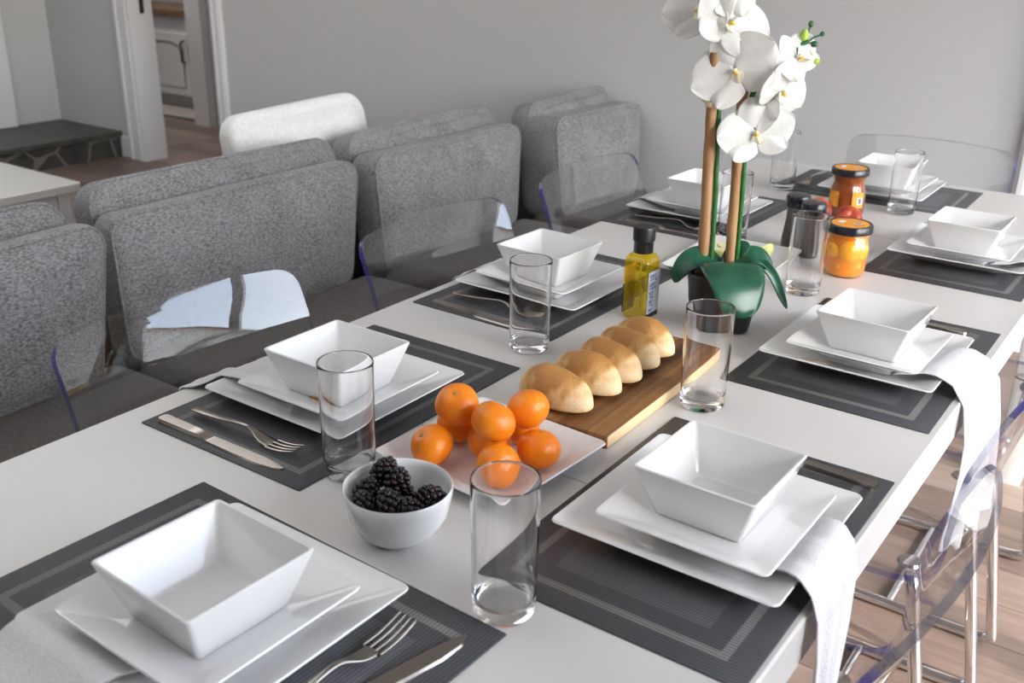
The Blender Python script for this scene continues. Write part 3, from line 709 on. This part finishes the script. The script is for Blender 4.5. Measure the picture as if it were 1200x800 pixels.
# ------------------------------------------------------------------ orchid
OX, OY = .044, .858
orc = empty('potted_orchid', (OX, OY, T), 0, 'white orchid on two bamboo stakes in a black pot', 'orchid')
def L(p): return (p[0]-OX, p[1]-OY, p[2]-T)
m = MB().rsq([(.038, .038, .022, 0), (.0405, .0405, .022, .002), (.0485, .0485, .024, .055), (.0515, .0515, .024, .094), (.0525, .0525, .024, .097), (.0515, .0515, .023, .099), (.0485, .0485, .022, .098), (.0475, .0475, .022, .086)], 8, cap1=False)
m.v = [(x*1.14, y*1.14, z) for x, y, z in m.v]
pot = m.build('pot', 'black_plastic', orc, rot=(0, 0, .45))
MB().rsq([(.0476, .0476, .022, .086), (.02, .02, .01, .092)], 8, cap0=False).build('soil', 'soil', orc, rot=(0, 0, .45))
def wob(p, q, n, a, seed):
    rnd = random.Random(seed); p, q = Vector(p), Vector(q); out = []
    for i in range(n+1):
        t = i/n; v = p.lerp(q, t); out.append(v+Vector((rnd.uniform(-a, a), rnd.uniform(-a, a), 0)))
    return out
s1a, s1b = L((.010, .848, .83)), L((.002, .838, 1.19)); s2a, s2b = L((.046, .872, .83)), L((.042, .866, 1.135))
for k, (a, b) in enumerate(((s1a, s1b), (s2a, s2b))):
    pts = wob(a, b, 14, .0006, k); r = [.0068+(.0009 if i in (3, 8, 12) else 0) for i in range(15)] if k == 0 else [.0062+(.0008 if i in (4, 9) else 0) for i in range(15)]
    MB().tube(pts, [x_*1.32 for x_ in r], 14).build('bamboo_stake', 'bamboo', orc)
st1 = [L(p) for p in ((.022, .852, .83), (.020, .850, .95), (.0155, .846, 1.06), (.0125, .843, 1.15), (.012, .84, 1.20), (.004, .84, 1.25), (-.01, .845, 1.285), (-.03, .85, 1.30))]
st2 = [L(p) for p in ((.056, .876, .83), (.055, .874, .95), (.053, .871, 1.05), (.052, .870, 1.10), (.058, .876, 1.14), (.074, .892, 1.172), (.094, .912, 1.192), (.112, .93, 1.208))]
def smooth(pts, n=6):
    P = [Vector(p) for p in pts]; out = []
    for i in range(len(P)-1):
        p0, p1, p2, p3 = P[max(i-1, 0)], P[i], P[i+1], P[min(i+2, len(P)-1)]
        for k in range(n):
            t = k/n; out.append(.5*((2*p1)+(p2-p0)*t+(2*p0-5*p1+4*p2-p3)*t*t+(3*p1-p0-3*p2+p3)*t**3))
    return out+[P[-1]]
for s_ in (st1, st2): MB().tube(smooth(s_), .0042, 10).build('flower_stem', 'stem_green', orc)
for (c, rz) in ((L((.0095, .8435, 1.112)), 0), (L((.0475, .8685, 1.050)), 0)):
    MB().rsq([(.0165, .0108, .009, -.004), (.017, .0113, .009, -.002), (.017, .0113, .009, .002), (.0165, .0108, .009, .004)], 6).build('tie', 'tie', orc, loc=c, rot=(0, 0, .6))
MB().tube([L((.0, .836, 1.112)), L((-.012, .828, 1.119))], [.0012, .0005], 6).build('tie_end', 'tie', orc)
def leaf(path, wid, mname='leaf', thick=.0022, roll=0., cup=.18):
    P = smooth(path, 5); n = len(P)-1
    def fn(u, v):
        i = min(int(u*n), n-1); q = u*n-i; p = P[i].lerp(P[i+1], q); tg = (P[min(i+1, n)]-P[max(i-1, 0)]).normalized()
        side = tg.cross(Vector((0, 0, 1)))
        if side.length < 1e-3: side = Vector((1, 0, 0))
        side.normalize(); side = Matrix.Rotation(roll, 3, tg) @ side
        up = side.cross(tg)
        w_ = wid*max(.02, (sin(pi*min(1, .12+.88*u)**.85))**.62 if u < 1 else .02)
        c = (v-.5)*2
        return p + side*c*w_ + up*(cup*w_*c*c)
    return MB().grid(fn, 28, 10, 0, thick).build('leaf', mname, orc, angle=None)
base = Vector((0, 0, .092))
leaf([(-.006, .002, .100), (.010, -.018, .114), (.030, -.042, .117), (.053, -.066, .100), (.066, -.079, .066), (.068, -.082, .052)], .050, cup=-.08)
leaf([(-.010, .004, .098), (-.026, -.016, .114), (-.044, -.034, .112), (-.057, -.046, .094), (-.063, -.052, .074)], .021, roll=-.7)
leaf([(-.002, .010, .098), (.004, .020, .116), (.016, .028, .130), (.026, .034, .134)], .016, roll=.9)
leaf([(.008, .006, .098), (.030, .020, .118), (.046, .030, .118), (.058, .038, .104), (.064, .042, .092)], .020, roll=.5)
leaf([(.010, .002, .096), (.048, .022, .110), (.070, .030, .096), (.088, .036, .060), (.098, .040, .038)], .009, roll=1.2)
def petal(parent, ang, length, width, lift, nrm_tilt=0., mat='petal', name='petal', wave=.0015, z0=0.):
    ca, sa = cos(ang), sin(ang)
    def fn(u, v):
        c = (v-.5)*2
        w_ = width*max(.03, sin(pi*min(1., u)**.78))**.5*(.30+.70*min(1, u/.38))*1.04 if u < .999 else width*.05
        r = length*u; x = c*w_
        z = z0 + lift*u*u*length*1.2 - .22*w_*c*c + wave*sin(5*c+3*u)*u - .3*length*max(0, u-.7)**2
        return (r*ca-x*sa, r*sa+x*ca, z)
    return MB().grid(lambda u, v: fn(1-(1-u)**1.7, v), 16, 12, 0, .0007).build(name, mat, parent, angle=None)
def flower(pos, normal, roll, size=.052, spread=(1, 1, 1, 1, 1), lift=(.12, .12, .10, .10, .10)):
    n = Vector(normal).normalized(); q = n.to_track_quat('Z', 'Y').to_matrix().to_4x4() @ Matrix.Rotation(roll, 4, 'Z')
    f = MB(); f.sphere((0, 0, .006), .0042, 10, 8, 0, (1, .8, 1.6)); f.tube([(0, 0, -.012), (0, 0, .004)], [.0015, .003], 8)
    o = f.build('flower', 'lip', orc); o.rotation_mode = 'QUATERNION'
    o.location = pos; o.rotation_quaternion = q.to_quaternion()
    petal(o, pi/2, size*.95*spread[0], size*.44, lift[0]); petal(o, pi/2+2.25, size*.95*spread[1], size*.42, lift[1]); petal(o, pi/2-2.25, size*.95*spread[2], size*.42, lift[2])
    petal(o, pi-.12, size*1.08*spread[3], size*.62, lift[3], z0=.002); petal(o, .12, size*1.08*spread[4], size*.62, lift[4], z0=.002)
    petal(o, -pi/2, size*.30, size*.14, .8, mat='lip', name='lip', z0=.004)
    MB().sphere((0, -.003, .009), .0036, 10, 8, 0, (1.2, .8, .9)).build('throat', 'yellow', o)
    return o
cam = Vector((.682, -.652, 1.36))
def tocam(p, dx=0., dz=0.):
    d = (cam-Vector((p[0]+OX, p[1]+OY, p[2]+T))).normalized(); r = Vector((.814, .581, .017)); return d + r*dx + Vector((0, 0, dz))
FL = [((-.022, .822, 1.252), -.45, .05, .3, .050), ((.024, .838, 1.236), .45, .0, -.5, .054), ((.036, .842, 1.166), -.1, -.1, .55, .060), ((.068, .868, 1.072), .25, -.05, .25, .053),
      ((.094, .892, 1.136), .9, -.6, -.6, .050), ((.106, .906, 1.184), .75, .45, .6, .040), ((.026, .85, 1.288), .2, .3, 1., .048), ((.066, .886, 1.115), -.8, .1, 2., .040)]
for p, dx, dz, rl_, sz in FL:
    p = L(p); flower(p, tocam(p, dx, dz), rl_, sz*1.08)
for p, a, b in (((.068, .868, 1.072), (.053, .870, 1.092), None), ((.094, .892, 1.136), (.068, .886, 1.160), None), ((.106, .906, 1.184), (.1, .918, 1.198), None), ((.036, .842, 1.166), (.0125, .843, 1.175), None), ((.024, .838, 1.236), (.008, .84, 1.235), None)):
    q = Vector(L(p)); w = Vector(L(a)); mid = (q+w)/2+Vector((0, 0, .006))
    MB().tube(smooth([w, mid, q], 5), .0016, 8).build('flower_stalk', 'stem_green', orc)
for p, r, mt, sc in (((.112, .934, 1.232), .0042, 'bud', (1, 1, 1.25)), ((.128, .944, 1.218), .0040, 'bud', (1, 1, 1.)), ((.120, .936, 1.203), .0050, 'bud', (1.2, 1, 1)), ((.106, .928, 1.215), .0075, 'bud_light', (.9, .9, 1.35)), ((.124, .936, 1.178), .0068, 'bud_light', (1.2, 1, .8))):
    b = MB().sphere((0, 0, 0), r, 14, 10, 0, sc); q = Vector(L(p)); e = Vector(L((.109, .927, 1.203)))
    b.tube([e-q, (e-q)*.5+Vector((0, 0, .002)), (0, 0, 0)], .0013, 8)
    b.build('bud', mt, orc, loc=q)

# ------------------------------------------------------------------ jars, grinders, fruit
def jar(loc, label, prof, fill, lid_r, lid_z, content, halves, top_label, group, labels=False, rz=0.):
    j = empty('preserve_jar', loc, rz, label, 'jar', group)
    MB().lathe([(max(0, (r-.0025)*(.86 if halves and .02 < z < .075 else 1.)), z+.002) for r, z in prof[:-1]] + [(0, prof[-1][1]-.004)], 56).build('contents', content, j)
    if halves:
        hm = MB()
        for a, z, rr in halves: hm.sphere((.0205*cos(a), .0205*sin(a), z), rr, 20, 14, 0, (1, 1, 1.05))
        hm.build('peach_halves', 'peach', j)
    MB().lathe(prof, 64).build('glass_body', 'jar_glass', j)
    ld = MB().lathe([(lid_r-.002, lid_z-.001), (lid_r, lid_z), (lid_r, lid_z+.013), (lid_r-.002, lid_z+.0155), (lid_r-.004, lid_z+.0155), (lid_r-.0055, lid_z+.0145), (0, lid_z+.0145)], 64).build('lid', 'black_gloss', j)
    tl = MB().lathe([(lid_r-.0075, lid_z+.0146), (lid_r-.0075, lid_z+.0151), (0, lid_z+.0151)], 48).build('lid_sticker', 'orange_label', ld)
    z = lid_z+.0153
    MB().box((-.022, -.010, z-.0003), (-.012, .010, z)).box((.006, -.002, z-.0003), (.02, .010, z)).build('sticker_patch', 'white_label', ld)
    k = MB()
    for i in range(6): k.box((.0075+i*.002, 0, z), (.0085+i*.002, .008, z+.0002))
    k.build('barcode', 'black_gloss', ld)
    if labels:
        for a0, a1, mt, nm in ((-2.4, -1.75, 'orange_label', 'label'), (-1.05, -.35, 'orange_label', 'label')):
            R_ = prof[4][0]+.0006
            def fn(u, v): a = a0+(a1-a0)*u; return (R_*cos(a), R_*sin(a), .026+.036*v)
            o = MB().grid(fn, 12, 2, 0).build(nm, mt, j)
            if a0 > -1.5:
                def fn2(u, v): a = a0+(a1-a0)*(.4+.5*u); return ((R_+.0005)*cos(a), (R_+.0005)*sin(a), .034+.016*v)
                w_ = MB().grid(fn2, 8, 2, 0).build('label_patch', 'white_label', o)
                bar = MB()
                for i in range(6):
                    def fn3(u, v, i=i): a = a0+(a1-a0)*(.5+.05*i+.022*u); return ((R_+.0009)*cos(a), (R_+.0009)*sin(a), .036+.012*v)
                    bar.grid(fn3, 1, 1, 0)
                bar.build('barcode', 'handle', w_)
    return j
prof1 = [(.030, .0005), (.036, .0015), (.0385, .006), (.0405, .018), (.0465, .046), (.0475, .056), (.0455, .066), (.0425, .074), (.0405, .079), (.0395, .084), (.0395, .088)]
hv = [(-1.05, .053, .0245), (-.15, .052, .022), (-2.0, .052, .022), (.9, .05, .022), (2.2, .05, .022), (3.2, .05, .022), (-1.5, .024, .018), (-.4, .026, .018)]
jar((.118, 1.262, T), 'rounded glass jar of orange peach halves with a black lid', prof1, .08, .0425, .086, 'syrup', hv, True, 'glass jars of orange preserves', rz=-.1)
prof2 = [(.034, .0005), (.0405, .002), (.0425, .008), (.043, .018), (.0425, .040), (.0405, .060), (.0365, .072), (.0352, .080), (.0375, .088), (.0385, .094), (.0385, .099)]
jar((-.030, 1.706, T), 'tall waisted jar of dark amber preserve with orange labels', prof2, .09, .0425, .097, 'amber', None, True, 'glass jars of orange preserves', labels=True, rz=.05)
def grinder():
    g = empty('pepper_grinder', (0, 0, 0), 0, 'x', 'grinder', 'black topped grinders')
    MB().lathe([(.020, 0), (.0255, .001), (.026, .004), (.0255, .02), (.0225, .045), (.0205, .065), (.0205, .082), (.0215, .086)], 40).build('body', 'gunmetal', g)
    MB().lathe([(.0222, .086), (.0245, .0875), (.0255, .094), (.0252, .107), (.0225, .1115), (.012, .1125), (0, .1125)], 40).build('cap', 'black_gloss', g)
    return g
gp = Proto(grinder())
gp((-.028, 1.376, T), 0, 'steel grinder with black cap behind the pale fruit dish')
gp((.020, 1.335, T), .4, 'steel grinder with black cap directly behind a drinking glass')
def nectarine():
    m = MB(); m.sphere((0, 0, 0), .031, 32, 22)
    for i, (x, y, z) in enumerate(m.v):
        rr = sqrt(x*x+y*y)/.031; a = math.atan2(y, x)
        if z > 0: z -= .008*math.exp(-(rr/.3)**2)
        k = 1-.05*math.exp(-(a/.25)**2); m.v[i] = (x*k, y*k, z*.95)
    return m.build('nectarine', 'nectarine', angle=None)
np_ = Proto(tag(nectarine(), 'x', 'nectarine', 'red nectarines'))
np_((.028, 1.545, T+.0318), (.9, .2, .4), 'red and yellow nectarine above the peach jar lid')
np_((-.052, 1.580, T+.0318), (.7, -.4, 2.), 'dark red nectarine peeking out behind the grinders')

# dish of pale fruit wedges
dish = (-.075, 1.175, T); da = .05
m = MB().rsq([(.074, .104, .01, .002), (.077, .107, .01, 0), (.080, .110, .01, .002), (.096, .126, .009, .0155), (.0975, .1275, .009, .017), (.0965, .1265, .009, .0182), (.0935, .1235, .008, .0172), (.081, .111, .01, .008), (.076, .106, .012, .0065), (.04, .05, .012, .006)], 4)
tag(m.build('fruit_dish', 'porcelain', loc=dish, rot=(0, 0, da), angle=28), 'rectangular white dish of pale green fruit behind the orchid pot', 'dish')
def wedge():
    m = MB(); Lw, Rw = .036, .021; v = []; f = []; n = 14; k = 6
    for i in range(n+1):
        t = -1+2*i/n; s_ = sqrt(max(0.0004, 1-t*t))
        v.append((Lw*t, 0, .001*s_))
        for j in range(k+1):
            a = -pi*.30+pi*.6*j/k; v.append((Lw*t, Rw*s_*sin(a), Rw*s_*cos(a)))
    row = k+2
    mi = []
    for i in range(n):
        a, b = i*row, (i+1)*row
        f.append((a, a+1, b+1, b)); mi.append(0); f.append((a, b, b+k+1, a+k+1)); mi.append(0)
        for j in range(1, k+1): f.append((a+j, a+j+1, b+j+1, b+j)); mi.append(1)
    m.v = v; m.f = [list(q) for q in f]; m.mi = mi; m.sm = [True]*len(f)
    return m.build('fruit_wedge', ['melon', 'rind'], angle=35)
wp = Proto(tag(wedge(), 'x', 'fruit wedge', 'pale fruit wedges in the white dish'))
for x, y, z, r, lb in ((-.035, -.055, .018, (2.3, .1, .3), 'pale fruit wedge tucked under the drooping orchid leaf'), (-.01, .01, .020, (2.6, .15, 1.2), 'pale fruit wedge with green rind in the middle of the dish'), (.035, .035, .022, (1.9, -.7, .5), 'upright yellow green fruit wedge nearest the grinder'),
                       (-.03, .065, .020, (2.8, .2, .1), 'pale fruit wedge at the wall end of the dish'), (.03, -.03, .019, (2.2, -.15, 2.), 'pale fruit wedge near the glass in front of the peach jar'), (-.005, -.02, .040, (2.7, .1, .7), 'pale yellow fruit wedge lying on top of the others')):
    wp((dish[0]+x, dish[1]+y, dish[2]+z), r, lb)

# ------------------------------------------------------------------ clear dining chairs
def chair():
    c = empty('dining_chair', (0, 0, 0), 0, 'x', 'chair', 'clear acrylic dining chairs')
    prof = [(.215, .440), (.205, .452), (.18, .459), (.10, .457), (.0, .451), (-.08, .449), (-.13, .453), (-.165, .468), (-.184, .495), (-.198, .545), (-.216, .62), (-.236, .69), (-.257, .75), (-.281, .805)]
    P = smooth([(x, 0, z) for x, z in prof], 4); n = len(P)-1; Wc = .235; rc = .032
    Ls = [0]
    for a, b in zip(P, P[1:]): Ls.append(Ls[-1]+(b-a).length)
    tot = Ls[-1]
    def at(s):
        s = min(max(s, 0), tot)
        for i in range(n):
            if s <= Ls[i+1]: q = (s-Ls[i])/(Ls[i+1]-Ls[i]); return P[i].lerp(P[i+1], q)
        return P[-1]
    def fn(u, v):
        # denser rows near both ends so the corners round off cleanly
        uu = .5-.5*cos(pi*u); uu = .6*uu+.4*u; s = uu*tot; d = min(s, tot-s); hw = Wc
        if d < rc: hw = Wc-rc+sqrt(max(0, rc*rc-(rc-d)**2))
        p = at(s); t = (v-.5)*2; y = t*hw; bk = max(0, min(1, (p.z-.47)/.2))
        x = p.x + .034*bk*(y/Wc)**2; z = p.z + .012*(1-bk)*(y/Wc)**4 - .010*bk*bk*(y/Wc)**2
        return (x, y, z)
    m = MB(); m.rim_mi = 1; m.grid(fn, 84, 30, 0, .009)
    m.build('shell', ['acrylic', 'acrylic_edge'], c, angle=50)
    for sy in (-1, 1):
        y = sy*.185
        f = MB(); f.tube(smooth([(.15, y*.9, .441), (.165, y, .40), (.205, y, .06), (.20, y, .022), (.16, y, .012), (0, y, .012), (-.16, y, .012), (-.205, y, .022), (-.205, y, .06), (-.145, y, .40), (-.13, y*.9, .437)], 6), .011, 12)
        lg = f.build('leg', 'chrome', c)
        for x in (.15, -.125):
            MB().lathe([(.0, .4565), (.016, .4565), (.019, .4585), (.017, .4625), (.0, .4630)], 24, c=(x, y*.9)).build('mounting_cap', 'chrome', lg)
    MB().tube([(.0, -.185, .012), (.0, .185, .012)], .009, 10).build('stretcher', 'chrome', c)
    return c
cp = Proto(chair())
for x, y, rz, lb in ((-.383, .296, 0, 'clear chair with the brightest window reflection, first along the sofa side'), (-.40, .945, 0, 'clear chair in the middle of the sofa side beyond the oil bottle'), (-.41, 1.575, 0, 'clear chair on the sofa side nearest the grey wall'),
                     (-.042, 2.24, -pi/2, 'clear chair at the far head of the table against the wall'), (.294, .305, pi, 'nearest clear chair on the window side, behind the hanging napkins'), (.292, .975, pi, 'clear chair in the middle of the window side'), (.292, 1.525, pi, 'clear chair on the window side next to the peach jars')):
    cp((x, y, 0), rz, lb)

# ------------------------------------------------------------------ sofa
so = empty('sofa', (-1.3, 1.45, 0), 0, 'long grey fabric sofa with four back cushions behind the dining chairs', 'sofa')
SX, SY = -1.3, 1.45
def cushion(name, mat, loc, ly, lz, tx, r=.06, puff=.03, rot=(0, 0, 0), parent=so, seam=True, seed=0, tap=0.):
    """soft box: rounded rectangle in y,z lofted along x"""
    rnd = random.Random(seed); m = MB(); rings = []; e = min(.045, tx*.36)
    xs = [(-tx/2-puff, ly/2*.45, lz/2*.45), (-tx/2-puff*.72, ly/2*.7, lz/2*.7)] + [(-tx/2+e*(1-cos(pi/2*i/5)), ly/2-e*(1-sin(pi/2*i/5)), lz/2-e*(1-sin(pi/2*i/5))) for i in range(6)]
    ring = [(hy, hz, r, x) for x, hy, hz in xs]; ring += [(hy, hz, r, -x) for hy, hz, r_, x in reversed(ring)]
    m.rsq([(a, b, r*min(1, a/(ly/2)*1.), c) for a, b, r_, c in ring], 8)
    m.v = [(z, x+.006*sin(9*y+seed)-tap*max(0, x/ly+.1)*max(0, .5-y/lz), y+.006*sin(7*x+seed)) for x, y, z in m.v]       # loft axis -> x, ring x -> y, ring y -> z
    o = m.build(name, mat, parent, loc=loc, rot=rot, angle=None, sub=1)
    if seam:
        pts = []
        for q, (sx, sy) in enumerate(((1, 1), (-1, 1), (-1, -1), (1, -1))):
            for i in range(7):
                a = pi/2*q+pi/2*i/6; pts.append((tx/2-.022, sx*(ly/2-.006-r)+r*cos(a), sy*(lz/2-.006-r)+r*sin(a)))
        pts = [(p[0], p[1]+.006*sin(9*p[2]+seed)-tap*max(0, p[1]/ly+.1)*max(0, .5-p[2]/lz), p[2]+.006*sin(7*p[1]+seed)) for p in pts]
        MB().tube(pts, .0042, 6, closed=True).build('piping', 'sofa_frame' if mat == 'seat' else mat, o)
    return o
spans = [(-.98, -.19), (-.15, .695), (.725, 1.60), (1.655, 2.455), (2.49, 3.11)]
for i, (a, b) in enumerate(spans):
    cy = (a+b)/2-SY; ly = b-a
    cushion('seat_cushion', 'seat', (-1.10-SX, cy, .245), ly, .23, .72, .05, .012, seed=i)
    cushion('back_cushion', 'sofa', (-1.512-SX+(0, .07, 0, 0, .10)[i], cy, (.508, .508, .508, .508, .522)[i]), ly, .385, (.125, .125, .125, .15, .22)[i], .055, .03, (0, -.10, (.03, .05, .0, .0, -.02)[i]), seed=i+5, tap=.13)
    cushion('headrest', 'sofa', (-1.645-SX+(0, .05, 0, .0, .13)[i], cy+(.03, -.01, .04, .03, -.005)[i], (.652, .652, .652, .652, .668)[i]), ly*(.99 if i != 4 else .96), .18, .125, .07, .02, (0, -.28, 0), seed=i+9)
MB().box((-1.52-SX, -.98-SY, .04), (-.76-SX, 3.09-SY, .15)).build('base', 'sofa_frame', so, bevel=.01)
MB().box((-1.90-SX, -.98-SY, .03), (-1.72-SX, 3.09-SY, .44)).build('back_frame', 'sofa', so, bevel=.02)
# white plush pillow propped behind the sofa back
pw = cushion('throw_pillow', 'fur', (-1.865, 1.725, .640), .60, .35, .10, .07, .05, (.05, -.2, .0), parent=None, seam=False, seed=2)
pw.rotation_euler = (.045, -.16, 0.)
tag(pw, 'white plush pillow propped behind the sofa back cushions', 'pillow')
ct = empty('coffee_table', (-3.3, .9, 0), .0, 'white topped low coffee table beyond the sofa', 'coffee table')
MB().rsq([(.37, .66, .02, .385), (.375, .665, .02, .388), (.375, .665, .02, .417), (.37, .66, .02, .42)], 4).build('tabletop', 'table', ct)
for sx in (-1, 1):
    for sy in (-1, 1): MB().box((-.025, -.025, 0), (.025, .025, .386)).build('leg', 'trim', ct, loc=(sx*.32, sy*.6, 0), bevel=.004)
MB().box((-.33, -.62, .30), (.33, .62, .386)).build('apron', 'trim', ct)

# ------------------------------------------------------------------ outdoors, mirrored by the clear chair backs
struct(MB().box((WR+.13, -30, -.25), (40, 40, -.15)).build('ground', 'yard'))
ho = empty('neighbour_house', (8.6, 7.4, -.15), radians(86), 'white house with clay roof mirrored in the first clear chair back', 'house')
MB().box((0, -6, 0), (6, 6, 4.3)).build('facade', 'house', ho)
MB().add([(-.3, -6.3, 4.25), (-.3, 6.3, 4.25), (6.3, 6.3, 4.25), (6.3, -6.3, 4.25), (3, -5, 5.3), (3, 5, 5.3)], [(0, 1, 5, 4), (1, 2, 5), (2, 3, 4, 5), (3, 0, 4), (0, 3, 2, 1)], 0, False).build('roof', 'roof', ho)
MB().box((-.03, -2.4, 0), (0, 1.6, 2.1)).build('garage_door', 'trim', ho)
rnd = random.Random(2)
for i in range(3):
    m = MB()
    for k in range(26): m.sphere((rnd.gauss(0, .35), rnd.gauss(0, .35),   .24+rnd.random()*1.0), .28, 8, 6)
    tag(m.build('shrub', 'shrub', loc=(5.5+i*.4, -1.5+i*2.2, -.15), angle=None), 'dark green garden shrub outside the window', 'shrub', 'garden shrubs outside')

# ------------------------------------------------------------------ light
wd = bpy.data.worlds.new('sky'); scene.world = wd; wd.use_nodes = True; nt = wd.node_tree; nt.nodes.clear()
out = nt.nodes.new('ShaderNodeOutputWorld'); bg = nt.nodes.new('ShaderNodeBackground'); sky = nt.nodes.new('ShaderNodeTexSky')
sky.sky_type = 'NISHITA'; sky.sun_disc = False; sky.sun_elevation = radians(40); sky.sun_rotation = radians(108); sky.air_density = 1.; sky.dust_density = 2.; sky.altitude = 50
hs = nt.nodes.new('ShaderNodeHueSaturation'); hs.inputs['Saturation'].default_value = .72; lk(nt, sky.outputs[0], hs.inputs['Color']); lk(nt, hs.outputs[0], bg.inputs[0]); lk(nt, bg.outputs[0], out.inputs[0]); bg.inputs[1].default_value = 1.4
sl = bpy.data.lights.new('sun', 'SUN'); sl.energy = 4.4; sl.angle = radians(.6); sl.color = (1., .94, .86)
so_ = bpy.data.objects.new('sun', sl); COL.objects.link(so_)
sd = Vector((-.95*cos(radians(40)), .31*cos(radians(40)), -sin(radians(40)))); so_.rotation_euler = sd.to_track_quat('-Z', 'Y').to_euler(); so_.location = (6, -4, 6)
def area(name, loc, rot, sx, sy, e, col=(1, 1, 1), portal=False):
    l = bpy.data.lights.new(name, 'AREA'); l.shape = 'RECTANGLE'; l.size = sx; l.size_y = sy; l.energy = e; l.color = col
    if portal: l.cycles.is_portal = True
    o = bpy.data.objects.new(name, l); COL.objects.link(o); o.location = loc; o.rotation_euler = rot; return o
area('window_portal', (WR+.16, (y0+y1)/2, (z0+z1)/2), (0, pi/2, 0), z1-z0, y1-y0, 1, portal=True)
area('ceiling_fill', (-1.2, -.6, H-.03), (0, 0, 0), 2.2, 2.2, 16, (1., 1., 1.))  # unseen fill light added overhead to lift the room's shaded sides
area('lounge_fill', (-3.3, .9, H-.03), (0, 0, 0), 2.4, 2.4, 36, (1., 1., 1.))  # added fill with no real fixture, brightens the sofa and grey wall
area('hall_fill', (-5.6, 3.75, H-.05), (0, 0, 0), .6, .6, 17, (1., .95, .9))  # invented source above the hall, added to brighten the cabinet fronts

# ------------------------------------------------------------------ camera
cd = bpy.data.cameras.new('camera'); cd.sensor_width = 36.; cd.sensor_fit = 'HORIZONTAL'; cd.lens = 35.933
co_ = bpy.data.objects.new('camera', cd); COL.objects.link(co_)
r, u, b = Vector((.8140, .5810, .0169)), Vector((-.2311, .2963, .9267)), Vector((.5331, -.7582, .3751))
f, pi_, ya, ro = 1197.77, .38451, -.61286, .01824
fw = Vector((sin(ya)*cos(pi_), cos(ya)*cos(pi_), -sin(pi_))); r0 = Vector((cos(ya), -sin(ya), 0)); u0 = r0.cross(fw)
r = cos(ro)*r0+sin(ro)*u0; u = -sin(ro)*r0+cos(ro)*u0
Mx = Matrix((r, u, -fw)).transposed().to_4x4(); Mx.translation = (.682, -.652, 1.3603)
co_.matrix_world = Mx
cd.dof.use_dof = True; cd.dof.focus_distance = 1.45; cd.dof.aperture_fstop = 7.1
cd.clip_start = .02
scene.camera = co_
scene.view_settings.view_transform = 'Standard'; scene.view_settings.look = 'None'; scene.view_settings.exposure = 0.; scene.view_settings.gamma = 1.
cy = scene.cycles
cy.max_bounces = 14; cy.diffuse_bounces = 5; cy.glossy_bounces = 5; cy.transmission_bounces = 12; cy.transparent_max_bounces = 24
cy.use_denoising = True; cy.sample_clamp_indirect = 6.; cy.blur_glossy = .5
